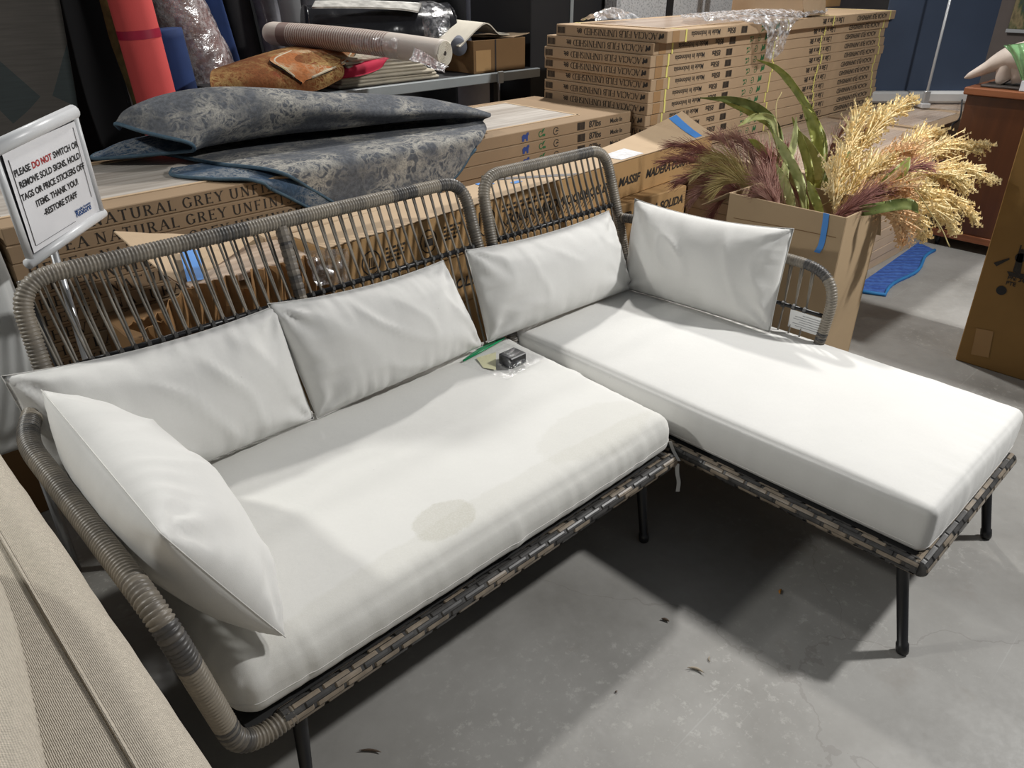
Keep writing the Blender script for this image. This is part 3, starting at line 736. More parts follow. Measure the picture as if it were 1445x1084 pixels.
for k in range(nG):
    i = nG-1-k
    r = empty('wood_carton', (0.39+random.uniform(-0.006, 0.006), 2.35+random.uniform(-0.005, 0.005), gb+k*GT), 0, 'long carton with wide serif capitals, %s behind the sofa' % ordn(i), 'carton', 'cartons under the folded grey rug')
    link('carton_body', bodyG, r); e = -0.0012
    decal('lettering', tG, r, (0.035, e, 0.009), FRONT)
    decal('animal_mark', gm2, r, (1.96, e, GT/2), FRONT); decal('leaf_mark', lg2, r, (2.06, e, GT/2), FRONT); decal('ring_mark', rg2, r, (2.15, e, GT/2), FRONT)
    decal('barcode', bg2, r, (2.29, e, 0.008), FRONT); decal('lettering', t87, r, (2.37, e, 0.012), FRONT); decal('lettering', tMi, r, (2.52, e, 0.014), FRONT)
    if i == 0:
        link('wood_panel', mesh('wood_panel', *rbox(0.03, GL-0.28, 0.11, GD-0.07, GT-0.001, GT+0.0006, 0.0002), M['wood_grey']), r)
        link('lid_edge', mesh('lid_edge', *join([rbox(0.02, GL-0.27, 0.098, 0.112, GT-0.001, GT+0.0025, 0.0005), rbox(GL-0.29, GL-0.275, 0.10, GD-0.07, GT-0.001, GT+0.0025, 0.0005), rbox(0.02, GL-0.27, GD-0.072, GD-0.062, GT-0.001, GT+0.003, 0.0005)])[:2], M['card_light']), r)
        sh = [(0.0, -0.004, 0.012), (0.10, -0.008, 0.028), (0.16, -0.002, 0.002), (0.12, 0.0, -0.02), (0.03, -0.003, -0.012)]
# shorter cartons at the left end of that stack
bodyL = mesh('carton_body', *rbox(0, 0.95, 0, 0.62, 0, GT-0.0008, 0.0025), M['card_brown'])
pl_ = tmesh('PLANTATION', 0.011, M['ink'])
for k in range(9):
    i = 8-k
    r = empty('wood_carton', (-0.58+random.uniform(-0.004, 0.004), 2.37, GTOP-0.01-9*GT+k*GT), 0, 'short carton with green leaf stamp, %s beside the notice' % ordn(i), 'carton', 'short cartons left of the long stack')
    link('carton_body', bodyL, r); decal('leaf_mark', lg2, r, (0.885, -0.0012, 0.029), FRONT); decal('lettering', pl_, r, (0.85, -0.0012, 0.006), FRONT)
put('pallet', *rbox(-0.57, 0.36, 2.38, 2.98, 0, GTOP-0.01-9*GT, 0.004), M['card_dark'], label='brown crate base under the short cartons beside the notice', cat='crate')

# ------------------------------------------------------------------ low stacks on the right
M['card_pink'] = cardboard('cardboard_pale', (0.50, 0.375, 0.265))
LT = 0.055
def low_stack(x0, x1, y0, y1, n, group, wording, mat, marks=False, window=None):
    L, D = x1-x0, y1-y0; body = mesh('carton_body', *rbox(0, L, 0, D, 0, LT-0.001, 0.0025), mat)
    bar = flat([rect(0, 0, 0.016, LT-0.004)], M['ink'], 'printed_bar'); tx = tmesh('96in x 80', 0.026, M['ink'], 0.0006)
    for k in range(n):
        i = n-1-k
        r = empty('wood_carton', (x0+random.uniform(-0.008, 0.008), y0+random.uniform(-0.008, 0.008), k*LT), 0, wording % ordn(i), 'carton', group)
        link('carton_body', body, r)
        if marks:
            dx = 0.56+random.uniform(-0.04, 0.04)
            decal('printed_bar', bar, r, (dx, -0.0012, 0.002), FRONT); decal('lettering', tx, r, (dx+0.07, -0.0012, 0.014), FRONT); decal('lettering', tx, r, (dx-0.20, -0.0012, 0.014), FRONT)
        if i == 0 and window:
            link('wood_panel', mesh('wood_panel', *rbox(window[0], L-window[1], 0.09, D-0.09, LT-0.001, LT+0.0006, 0.0002), M['wood_acacia']), r)
            link('film', film_sheet(L, D, LT+0.004), r)
def film_sheet(L, D, z):
    nu, nv = 40, 22; V = []
    for i in range(nu):
        for j in range(nv):
            x, y = L*i/(nu-1), D*j/(nv-1); V.append((x, y, z+0.006*abs(fbm((x, y, 3), 7, 4))))
    return mesh('film', V, grid_faces(nu, nv), M['film_thin'], smooth=True)
low_stack(3.44, 4.89, 1.53, 2.235, 12, 'pale cartons standing on the floor behind the plants', 'pale carton with black bar, %s in the stack by the blue mat', M['card_pink'], True, (0.05, 0.1))
low_stack(3.09, 5.66, 2.275, 2.95, 12, 'cartons under the strapped stack', 'long carton, %s of those under the yellow strapped stack', M['card'])
low_stack(4.96, 5.69, 1.62, 2.245, 12, 'cartons between the pale stack and the banner', 'short brown carton, %s in the pile between cabinet and banner', M['card'], False, (0.04, 0.04))
low_stack(5.72, 6.75, 1.58, 2.62, 12, 'cartons carrying the banner', 'wide brown carton, %s in the pile under the navy banner', M['card'], False, (0.05, 0.05))

# ------------------------------------------------------------------ flooring cartons right behind the sofa back
badge_mat = M['ink']
def k_badge(h):
    P = [(-0.45*h, 0.5*h), (-0.2*h, 0.5*h), (0.25*h, 0.5*h), (0.45*h, 0.3*h), (0.45*h, -0.25*h), (0.2*h, -0.5*h), (-0.25*h, -0.5*h), (-0.45*h, -0.3*h)]
    Q = outline(P, 0.05*h)
    Q += [rect(-0.2*h, -0.3*h, -0.11*h, 0.3*h), [(-0.11*h, -0.02*h), (0.14*h, 0.3*h), (0.25*h, 0.3*h), (-0.02*h, -0.02*h)], [(-0.06*h, 0.03*h), (0.16*h, -0.3*h), (0.27*h, -0.3*h), (0.02*h, 0.06*h)]]
    return flat(Q, M['ink'], 'letter_badge')
def icon_box(h, kind):
    Q = outline(arc(0, 0, 0.42*h, 0.45*h, 0, 330, 11), 0.05*h)
    if kind == 0: Q += [rect(-0.18*h, -0.25*h, 0.18*h, -0.18*h)]+[[(-0.12*h+0.1*h*j, -0.15*h), (-0.08*h+0.1*h*j, -0.15*h), (-0.03*h+0.1*h*j, 0.2*h), (-0.07*h+0.1*h*j, 0.2*h)] for j in range(3)]
    else: Q += [rect(-0.22*h, -0.2*h, 0.22*h, 0.1*h)]+[rect(-0.2*h, 0.14*h+0.05*h*j, 0.2*h, 0.165*h+0.05*h*j) for j in range(2)]
    return flat(Q, M['ink'], 'printed_icon')
def lines_block(w, n, lh):
    r = random.Random(n); P = []
    for j in range(n):
        x = 0
        while x < w*r.uniform(0.7, 1.0):
            b = r.uniform(0.008, 0.02); P.append(rect(x, -j*lh, x+b, -j*lh+lh*0.55)); x += b+0.005
    return flat(P, M['ink'], 'small_print')
def herring(w, h, pitch=0.022):
    P = []; n = int(w/pitch)
    for j in range(n):
        x = j*pitch; P.append([(x, 0), (x+0.005, 0), (x+0.005+h*0.5, h/2), (x+h*0.5, h/2)]); P.append([(x+h*0.5, h/2), (x+0.005+h*0.5, h/2), (x+0.005, h), (x, h)])
    return flat(P, M['ink'], 'herringbone_print')
kb = k_badge(0.085); ic0 = icon_box(0.085, 0); ic1 = icon_box(0.085, 1); lb = lines_block(0.075, 4, 0.014); lb2 = lines_block(0.3, 2, 0.016); hb = herring(0.55, 0.05)
tSol = tmesh('SOLID HARDWOOD', 0.051, M['ink'], 0.0016, 0.22); tBois = tmesh('BOIS DUR MASSIF', 0.051, M['ink'], 0.0016, 0.22); tMad = tmesh('MADERA DURA SOLIDA', 0.051, M['ink'], 0.0016, 0.22)
def floor_carton(loc, ang, L, D, H, label, marks, mat=None):
    r = empty('flooring_carton', loc, ang, label, 'carton', 'printed flooring cartons behind the sofa')
    link('carton_body', mesh('carton_body', *rbox(0, L, 0, D, 0, H-0.001, 0.004), mat or M['card_orange']), r)
    for nm, me, x, z in marks: decal(nm, me, r, (x, -0.0014, z), FRONT)
    return r
TA = math.radians(4.3)
fc0 = floor_carton((1.085, 1.902, 0.62), TA, 2.28, 0.185, 0.160, 'printed flooring carton with pale raised lid, uppermost behind the chaise back', [
    ('letter_badge', kb, 0.68, 0.085), ('printed_icon', ic0, 0.16, 0.075), ('small_print', lb, 0.22, 0.10), ('printed_icon', ic1, 0.40, 0.085), ('small_print', lb, 0.47, 0.11),
    ('lettering', tSol, 0.78, 0.055), ('lettering', tBois, 1.25, 0.055), ('lettering', tMad, 1.70, 0.055), ('herringbone_print', hb, 0.76, 0.02), ('small_print', lb2, 0.76, 0.12)])
# its pale lid sheet, lifted at the back right corner
nu, nv = 30, 8; V = []
for i in range(nu):
    for j in range(nv):
        u, v = i/(nu-1), j/(nv-1)
        V.append((0.0+2.285*u, -0.004+0.19*v, 0.1605+0.085*max(0, (u-0.62)/0.38)**1.6*v**1.2*(1.0)))
V = np.array(V); V2 = V+[0, 0, 0.003]
lid = link('lid', mesh('lid', np.vstack([V, V2]), [f[::-1] for f in grid_faces(nu, nv)]+grid_faces(nu, nv, nu*nv)+[(j, j+1, nu*nv+j+1, nu*nv+j) for j in range(nv-1)]+[((nu-1)*nv+j, nu*nv+(nu-1)*nv+j, nu*nv+(nu-1)*nv+j+1, (nu-1)*nv+j+1) for j in range(nv-1)]+[(i*nv, nu*nv+i*nv, nu*nv+(i+1)*nv, (i+1)*nv) for i in range(nu-1)]+[(i*nv+nv-1, (i+1)*nv+nv-1, nu*nv+(i+1)*nv+nv-1, nu*nv+i*nv+nv-1) for i in range(nu-1)], M['card_light']), fc0)
def on_lid(u, v): return (2.285*u, -0.004+0.19*v, 0.1645+0.085*max(0, (u-0.62)/0.38)**1.6*v**1.2)
def lid_strip(name, u0, u1, v0, v1, mat, skew=0.0):
    V = []; n = 6
    for i in range(n):
        for j in range(4):
            v = v0+(v1-v0)*j/3; u = u0+(u1-u0)*i/(n-1)+skew*v; p = on_lid(u, v); V.append((p[0], p[1], p[2]+0.0006))
    link(name, mesh(name, V, grid_faces(n, 4), mat), lid)
lid_strip('masking_tape', 0.925, 0.955, 0.05, 0.98, M['tape_blue'], 0.02); lid_strip('masking_tape', 0.345, 0.372, 0.72, 0.99, M['tape_blue'], 0.01)
lid_strip('masking_tape', 0.40, 0.42, 0.42, 0.55, M['tape_blue'])
lid_strip('dark_tape', 0.505, 0.53, 0.0, 0.99, simple('grey_tape', (0.16, 0.15, 0.15), 0.5), -0.12)
lid_strip('shipping_label', 0.66, 0.735, 0.05, 0.6, simple('crumpled_white_label', (0.72, 0.72, 0.73), 0.4, var=0.2, vs=40))
floor_carton((1.085, 1.955, 0.435), 0.0, 1.915, 0.33, 0.184, 'printed flooring carton jutting forward, second down behind the chaise back', [
    ('lettering', tMad, 1.345, 0.11), ('lettering', tSol, 0.50, 0.06), ('lettering', tBois, 0.96, 0.06), ('printed_icon', ic1, 0.33, 0.09), ('small_print', lb, 0.39, 0.12), ('herringbone_print', hb, 0.72, 0.11), ('printed_icon', ic0, 0.08, 0.09), ('small_print', lb, 0.14, 0.12)])
floor_carton((0.50, 1.962, 0.22), 0.0, 2.54, 0.33, 0.214, 'printed flooring carton third down behind the chaise back', [
    ('lettering', tBois, 2.10, 0.12), ('lettering', tSol, 1.6, 0.10), ('printed_icon', ic0, 0.9, 0.11), ('small_print', lb, 1.0, 0.14)])
floor_carton((0.50, 1.958, 0.0), 0.0, 2.54, 0.33, 0.219, 'printed flooring carton on the floor, lowest behind the sofa', [('lettering', tSol, 1.2, 0.10)])
# plain carton that fills the gap in front of the grey wood stack
floor_carton((1.02, 2.150, 0.62), 0.0, 0.72, 0.165, 0.152, 'plain pale carton wedged between printed carton and grey wood stack', [], M['card_light'])

# torn open carton with film, left part
torn = empty('torn_carton', (0.75, 2.1, 0.435), label='torn open brown carton with ragged front and blue tape behind the sofa', cat='carton')
M['kraft'] = cardboard('kraft_paper', (0.36, 0.20, 0.085))
x0, x1, z0, z1 = 0.54, 1.06, 0.437, 0.765; nu, nv = 60, 10; V = []
for i in range(nu):
    for j in range(nv):
        u, v = i/(nu-1), j/(nv-1); x = x0+(x1-x0)*u
        top = z1-0.16*max(0, 0.25-u)*2.5-0.01*abs(mnoise.noise(Vector((x*30, 1, 0))))-(0.05 if 0.55 < u < 0.62 else 0)
        V.append((x, 1.925+0.012*math.sin(x*160)*v+0.02*mnoise.noise(Vector((x*9, v*3, 5))), z0+(top-z0)*v))
V = np.array(V); Vb = V+[0, 0.004, 0]; n = nu*nv
put('ragged_front', np.vstack([V, Vb]), grid_faces(nu, nv)+[f[::-1] for f in grid_faces(nu, nv, n)]+[(i*nv+nv-1, (i+1)*nv+nv-1, n+(i+1)*nv+nv-1, n+i*nv+nv-1) for i in range(nu-1)], M['kraft'], torn)
put('wood_top', *rbox(0.70, 1.06, 1.945, 2.15, 0.735, 0.757, 0.003), M['wood_acacia'], torn)
put('carton_body', *rbox(0.56, 1.065, 1.975, 2.30, 0.437, 0.60, 0.004), M['card_dark'], torn)
# crumpled flaps leaning out of the carton
def sheet(name, A, B, C, D, mat, parent, amp=0.012, sc=14, nu=14, nv=10, t=0.003, seed=0.0):
    A, B, C, D = (np.array(p, dtype=float) for p in (A, B, C, D)); nrm = np.cross(B-A, D-A); nrm /= np.linalg.norm(nrm); V = []
    for i in range(nu):
        for j in range(nv):
            u, v = i/(nu-1), j/(nv-1); p = (A*(1-u)+B*u)*(1-v)+(D*(1-u)+C*u)*v
            V.append(p+nrm*amp*(1-abs(mnoise.noise(Vector((p[0]*sc, p[1]*sc+seed, p[2]*sc))))*2))
    V = np.array(V); n = nu*nv; Vb = V-nrm*t
    F = grid_faces(nu, nv)+[f[::-1] for f in grid_faces(nu, nv, n)]
    F += [(j, n+j, n+j+1, j+1) for j in range(nv-1)]+[((nu-1)*nv+j, (nu-1)*nv+j+1, n+(nu-1)*nv+j+1, n+(nu-1)*nv+j) for j in range(nv-1)]
    F += [(i*nv, (i+1)*nv, n+(i+1)*nv, n+i*nv) for i in range(nu-1)]+[(i*nv+nv-1, n+i*nv+nv-1, n+(i+1)*nv+nv-1, (i+1)*nv+nv-1) for i in range(nu-1)]
    return put(name, np.vstack([V, Vb]), F, mat, parent)
f1 = sheet('flap', (0.655, 1.97, 0.79), (0.70, 1.98, 0.745), (1.0, 2.15, 0.775), (0.62, 2.20, 0.865), M['card_light'], torn, 0.004)
sheet('masking_tape', (0.700, 1.962, 0.765), (0.745, 1.965, 0.760), (0.79, 2.07, 0.803), (0.735, 2.07, 0.823), M['tape_blue'], f1, 0.002, t=0.001)
sheet('flap', (0.47, 1.93, 0.60), (0.60, 1.93, 0.47), (0.56, 1.99, 0.455), (0.43, 1.99, 0.62), M['card_light'], torn, 0.008)
sheet('flap', (0.56, 1.93, 0.70), (0.74, 1.935, 0.66), (0.72, 2.04, 0.60), (0.55, 2.10, 0.62), M['kraft'], torn, 0.02, 16)
sheet('flap', (0.70, 1.935, 0.76), (0.80, 1.925, 0.69), (0.78, 1.97, 0.55), (0.66, 1.97, 0.58), M['kraft'], torn, 0.015, 18, seed=4)
sheet('film', (1.02, 1.90, 0.79), (1.16, 1.893, 0.765), (1.15, 1.89, 0.66), (1.04, 1.895, 0.68), M['film'], torn, 0.015, 22, seed=7)

# ------------------------------------------------------------------ rugs
def rug_pattern(name, base, orn, sc=7.0, warm=None):
    mt, nt, bs = newmat(name); v = coords(nt); nz = N(nt, 'ShaderNodeTexNoise'); nz.inputs['Scale'].default_value = 11; nt.links.new(v, nz.inputs['Vector'])
    wv = mixc(nt, 0.30, v, nz.outputs['Color'])
    f = None
    for s, wd in ((sc, 0.13), (sc*2.3, 0.14)):
        vo = N(nt, 'ShaderNodeTexVoronoi', feature='DISTANCE_TO_EDGE'); vo.inputs['Scale'].default_value = s; nt.links.new(wv, vo.inputs['Vector'])
        k = ramp(nt, vo.outputs['Distance'], [(wd*0.35, (1, 1, 1)), (wd, (0, 0, 0))]); f = k if f is None else mth(nt, 'MAXIMUM', f, mth(nt, 'MULTIPLY', k, 0.75))
    wa = N(nt, 'ShaderNodeTexWave', wave_type='RINGS'); wa.inputs['Scale'].default_value = sc*0.55; wa.inputs['Distortion'].default_value = 9; wa.inputs['Detail'].default_value = 3
    nt.links.new(v, wa.inputs['Vector'])
    f = mth(nt, 'MAXIMUM', mth(nt, 'MULTIPLY', f, 0.8), ramp(nt, wa.outputs['Fac'], [(0.86, (0, 0, 0)), (0.93, (0.9,)*3)]))
    f = mth(nt, 'MULTIPLY', f, ramp(nt, noise_tex(nt, v, 5, 4), [(0.42, (0.05,)*3), (0.58, (1, 1, 1))]))
    f = mth(nt, 'MULTIPLY', f, ramp(nt, noise_tex(nt, v, 170, 2), [(0.35, (0.45,)*3), (0.6, (1, 1, 1))]))
    col = mixc(nt, f, ramp(nt, noise_tex(nt, v, 90, 3), [(0.3, tuple(x*0.75 for x in base)), (0.7, tuple(x*1.25 for x in base))]), orn)
    if warm: col = mixc(nt, ramp(nt, noise_tex(nt, v, 9, 3), [(0.62, (0, 0, 0)), (0.72, (0.55,)*3)]), col, warm)
    nt.links.new(col, bs.inputs['Base Color']); bs.inputs['Roughness'].default_value = 0.95; bs.inputs['Specular IOR Level'].default_value = 0.1
    bump(nt, bs, noise_tex(nt, v, 260, 2), 0.4, 0.003)
    return mt
M['rug_grey'] = rug_pattern('grey_rug_back', (0.105, 0.112, 0.125), (0.44, 0.42, 0.37), 11.0)
M['rug_blue'] = rug_pattern('blue_rug_pile', (0.045, 0.075, 0.12), (0.30, 0.31, 0.31), 16.0)
M['binding'] = simple('teal_binding', (0.050, 0.095, 0.135), 0.8, var=0.2, vs=60)

def loft(curves, n1=8, n2=8):
    """curves[layer][station] -> dense grid"""
    C = [smoothpath(c, n1) for c in curves]; m_ = len(C[0])
    G2 = [smoothpath([C[k][i] for k in range(len(C))], n2) for i in range(m_)]
    return np.array(G2)              # (station, along, 3)
def thick_sheet(G2, t):
    a, b = G2.shape[:2]; du = np.gradient(G2, axis=0); dv = np.gradient(G2, axis=1); nn = np.cross(du, dv); nn /= np.linalg.norm(nn, axis=2)[..., None]+1e-9
    V = np.vstack([G2.reshape(-1, 3), (G2+nn*t).reshape(-1, 3)]); n = a*b
    F1 = [f[::-1] for f in grid_faces(a, b)]; F2 = grid_faces(a, b, n); F3 = []
    for j in range(b-1): F3 += [(j, j+1, n+j+1, n+j), ((a-1)*b+j, n+(a-1)*b+j, n+(a-1)*b+j+1, (a-1)*b+j+1)]
    for i in range(a-1): F3 += [(i*b, n+i*b, n+(i+1)*b, (i+1)*b), (i*b+b-1, (i+1)*b+b-1, n+(i+1)*b+b-1, n+i*b+b-1)]
    return V, F1+F2+F3, [0]*len(F1)+[1]*len(F2)+[2]*len(F3), nn
dz = 0.010
cur = [
 [(1.44, 2.326, 0.73), (1.50, 2.324, 0.70), (1.62, 2.322, 0.69), (1.78, 2.322, 0.70), (1.94, 2.325, 0.77), (2.05, 2.335, 0.86)],
 [(1.31, 2.327, 0.83), (1.40, 2.325, 0.82), (1.55, 2.323, 0.82), (1.75, 2.323, 0.82), (1.97, 2.326, 0.845), (2.09, 2.34, 0.885)],
 [(1.195, 2.352, 0.902+dz), (1.27, 2.350, 0.902+dz), (1.45, 2.345, 0.902+dz), (1.75, 2.343, 0.902+dz), (2.0, 2.345, 0.902+dz), (2.15, 2.375, 0.905+dz)],
 [(1.11, 2.60, 0.90+dz), (1.20, 2.60, 0.905+dz), (1.42, 2.58, 0.903+dz), (1.7, 2.55, 0.903+dz), (2.0, 2.50, 0.905+dz), (2.19, 2.425, 0.915+dz)],
 [(1.03, 2.90, 0.90+dz), (1.12, 2.90, 0.90+dz), (1.35, 2.88, 0.90+dz), (1.7, 2.83, 0.90+dz), (2.0, 2.73, 0.90+dz), (2.205, 2.45, 0.918+dz)],
 [(0.90, 2.995, 0.908+dz), (1.03, 2.985, 0.93+dz), (1.33, 2.96, 0.935+dz), (1.7, 2.91, 0.935+dz), (2.0, 2.80, 0.93+dz), (2.215, 2.47, 0.924+dz)],
 [(0.83, 2.935, 0.900+dz), (0.98, 2.91, 0.945+dz), (1.32, 2.88, 0.95+dz), (1.68, 2.82, 0.95+dz), (2.0, 2.72, 0.94+dz), (2.225, 2.46, 0.930+dz)],
 [(1.03, 2.72, 0.925+dz), (1.14, 2.735, 0.93+dz), (1.39, 2.73, 0.932+dz), (1.65, 2.67, 0.935+dz), (2.0, 2.59, 0.935+dz), (2.230, 2.452, 0.933+dz)],
 [(1.055, 2.63, 0.945+dz), (1.14, 2.655, 0.96+dz), (1.37, 2.66, 0.975+dz), (1.62, 2.62, 0.97+dz), (2.0, 2.545, 0.955+dz), (2.234, 2.442, 0.937+dz)],
 [(1.02, 2.60, 0.985+dz), (1.10, 2.61, 1.02+dz), (1.32, 2.62, 1.045+dz), (1.60, 2.585, 1.02+dz), (2.0, 2.54, 0.98+dz), (2.24, 2.445, 0.942+dz)],
 [(0.905, 2.70, 1.02+dz), (0.96, 2.70, 1.085+dz), (1.17, 2.71, 1.122+dz), (1.56, 2.69, 1.075+dz), (2.04, 2.64, 1.01+dz), (2.25, 2.46, 0.947+dz)],
 [(0.885, 2.82, 1.03+dz), (0.95, 2.83, 1.07+dz), (1.19, 2.85, 1.095+dz), (1.60, 2.83, 1.04+dz), (2.05, 2.76, 0.995+dz), (2.26, 2.49, 0.945+dz)],
 [(0.93, 2.94, 0.99+dz), (1.00, 2.96, 1.01+dz), (1.2, 2.985, 1.0+dz), (1.6, 2.975, 0.97+dz), (2.05, 2.87, 0.955+dz), (2.265, 2.52, 0.935+dz)],
]
G2 = loft(cur, 8, 7)
for i in range(G2.shape[0]):
    for j in range(G2.shape[1]):
        p = G2[i, j]; w = min(1.0, max(0.0, (p[2]-0.93)/0.05)); p[2] += 0.010*w*mnoise.noise(Vector((p[0]*5, p[1]*5, j*0.04)))
V, F, MI, nn = thick_sheet(G2, -0.007)
rug = put('area_rug', V, F, [M['rug_grey'], M['rug_blue'], M['binding']], smooth=True, mi=MI, label='large folded grey patterned area rug with teal binding draped over cartons', cat='rug')
mid = G2-nn*0.0035
put('binding', *tube(mid[0], 0.0065, 7), M['binding'], rug, smooth=True)
put('binding', *tube(mid[:, 0], 0.0065, 7), M['binding'], rug, smooth=True)
# check which side is up: the carton facing side is the blue pile
# blue rug lying underneath
cu2 = [[(1.16, 2.328, 0.865), (1.30, 2.328, 0.765), (1.40, 2.329, 0.70), (1.52, 2.329, 0.66)],
       [(1.10, 2.340, 0.903), (1.25, 2.334, 0.86), (1.42, 2.334, 0.84), (1.60, 2.334, 0.82)],
       [(1.02, 2.44, 0.902), (1.20, 2.43, 0.903), (1.40, 2.42, 0.903), (1.60, 2.42, 0.903)],
       [(0.95, 2.58, 0.901), (1.15, 2.58, 0.902), (1.40, 2.56, 0.902), (1.62, 2.55, 0.902)],
       [(0.98, 2.66, 0.903), (1.16, 2.66, 0.902), (1.40, 2.64, 0.902), (1.62, 2.62, 0.902)]]
G3 = loft(cu2, 8, 7)
V, F, MI, nn3 = thick_sheet(G3, -0.008)
r2 = put('area_rug', V, F, [M['rug_blue'], M['rug_grey'], M['binding']], smooth=True, mi=MI, label='dark blue pile rug edge poking out beneath the folded grey rug', cat='rug')
put('binding', *tube((G3-nn3*0.004)[0], 0.006, 7), M['binding'], r2, smooth=True); put('binding', *tube((G3-nn3*0.004)[:, 0], 0.006, 7), M['binding'], r2, smooth=True)

# ------------------------------------------------------------------ steel rack behind the cartons
M['steel_grey'] = simple('grey_enamel_steel', (0.30, 0.33, 0.34), 0.35, var=0.08)
M['dark'] = simple('matt_black_panel', (0.012, 0.012, 0.014), 0.7)
rack = empty('metal_rack', (2.3, 3.6, 0), label='grey steel storage rack with a front beam behind the folded rug', cat='rack')
put('shelf_beam', *rbox(1.66, 3.40, 3.285, 3.315, 0.935, 0.982, 0.003), M['steel_grey'], rack)
put('shelf_deck', *rbox(1.66, 3.40, 3.316, 4.0, 0.955, 0.980, 0.003), M['dark'], rack)
bx = WY(706, 100, 3.28)
put('beam_clip', *rbox(bx[0]-0.02, bx[0]+0.02, 3.272, 3.284, 0.928, 0.990, 0.003), simple('pale_clip', (0.45, 0.47, 0.47), 0.3), rack)
put('upright', *rbox(bx[0]-0.018, bx[0]+0.018, 3.316, 3.352, 0, 0.934, 0.003), M['dark'], rack); put('upright', *rbox(1.67, 1.71, 3.316, 3.352, 0, 0.934, 0.003), M['dark'], rack)
put('upright', *rbox(3.35, 3.39, 3.955, 3.995, 0, 0.954, 0.003), M['dark'], rack); put('upright', *rbox(1.67, 1.71, 3.955, 3.995, 0, 0.954, 0.003), M['dark'], rack)
put('wall_partition', *rbox(-1.5, 4.3, 4.75, 4.80, 0, 2.6, 0.004), M['dark'], kind='structure', label='black partition behind the rug rack')

SZ = 0.981
# stack of beige mats on the rack
M['mat_beige'] = simple('beige_mat', (0.42, 0.38, 0.30), 0.9, var=0.15, bsc=200)
a = WY(505, 110, 3.38); b = WY(605, 100, 3.38)
for k in range(8):
    s = random.uniform(-0.03, 0.03); z = SZ+k*0.0165; ins = 0.012*k
    o = rbox(a[0]-0.16+s+ins, b[0]+0.02+s-ins*1.2, 3.335+random.uniform(0, 0.02), 3.70, z, z+0.0158, 0.0065)
    put('folded_mat', rot(o[0], random.uniform(-0.03, 0.03), (a[0], 3.5, 0)), o[1], M['mat_beige'], label='thin beige mat, %s in the pile on the steel rack' % ordn(7-k), cat='mat', group='beige mats piled on the rack')
# red felt folded over the pile, oriental rug
M['felt'] = simple('crimson_felt', (0.46, 0.012, 0.05), 0.85, var=0.08)
def pxloft(rows, n1=8, n2=7): return loft([[WY(x, y, yy) for x, y, yy in r] for r in rows], n1, n2)
G4 = pxloft([[(472, 112, 3.325), (505, 108, 3.32), (535, 98, 3.315), (545, 86, 3.32)], [(480, 100, 3.36), (510, 92, 3.34), (538, 84, 3.34), (552, 80, 3.35)], [(500, 82, 3.46), (520, 79, 3.45), (545, 77, 3.46), (560, 77, 3.47)], [(510, 75, 3.6), (530, 74, 3.6), (550, 73, 3.6), (565, 73, 3.6)]])
V, F, MI, _ = thick_sheet(G4, 0.005); put('felt_cloth', V, F, M['felt'], smooth=True, label='crimson felt cloth folded over the beige mats', cat='cloth')
M['rug_red'] = rug_pattern('oriental_rug', (0.15, 0.055, 0.022), (0.36, 0.25, 0.10), 14.0, (0.20, 0.022, 0.02))
M['rug_orange'] = rug_pattern('rust_cream_rug', (0.30, 0.11, 0.04), (0.42, 0.37, 0.24), 9.0, (0.12, 0.14, 0.04))
M['rug_edge'] = simple('dark_rug_edge', (0.035, 0.028, 0.025), 0.9)
M['cream'] = simple('cream_rug_border', (0.44, 0.39, 0.29), 0.95, var=0.2, vs=40)
G5 = pxloft([[(298, 128, 3.30), (345, 128, 3.30), (400, 130, 3.30), (445, 128, 3.30), (480, 112, 3.31)],
             [(296, 118, 3.32), (345, 112, 3.31), (400, 114, 3.31), (440, 112, 3.31), (485, 100, 3.32)],
             [(298, 106, 3.38), (345, 97, 3.38), (390, 95, 3.38), (430, 92, 3.38), (480, 88, 3.38)],
             [(303, 101, 3.5), (350, 88, 3.5), (395, 80, 3.5), (440, 76, 3.5), (490, 76, 3.5)],
             [(310, 98, 3.7), (360, 82, 3.7), (405, 70, 3.7), (445, 66, 3.7), (500, 68, 3.7)]])
V, F, MI, nr = thick_sheet(G5, 0.010)
r3 = put('oriental_rug', V, F, [M['rug_red'], M['rug_red'], M['rug_edge']], smooth=True, mi=MI, label='red and gold oriental rug bundled on the steel rack', cat='rug')
G6 = pxloft([[(424, 117, 3.285), (424.3, 117, 3.285), (424.6, 117, 3.286)], [(400, 100, 3.32), (428, 100, 3.325), (462, 103, 3.31)], [(380, 86, 3.40), (432, 88, 3.41), (492, 90, 3.37)], [(405, 74, 3.52), (450, 72, 3.52), (505, 72, 3.46)]])
V, F, MI, nr = thick_sheet(G6, 0.009)
fl = put('folded_corner', V, F, [M['rug_edge'], M['rug_orange'], M['rug_edge']], r3, smooth=True, mi=MI)
for d, mt in ((1, 'cream'), (3, 'rug_edge')):
    for e in (0, -1):
        s = (G6-nr*0.0)[e if e == 0 else -1]; k = min(d, 3)
        q = (G6[k] if e == 0 else G6[-1-k])
        put('border_stripe', *tube(q[3:]+np.array([0, -0.004, 0.004]), 0.006 if mt == 'cream' else 0.003, 6), M[mt], fl, smooth=True)
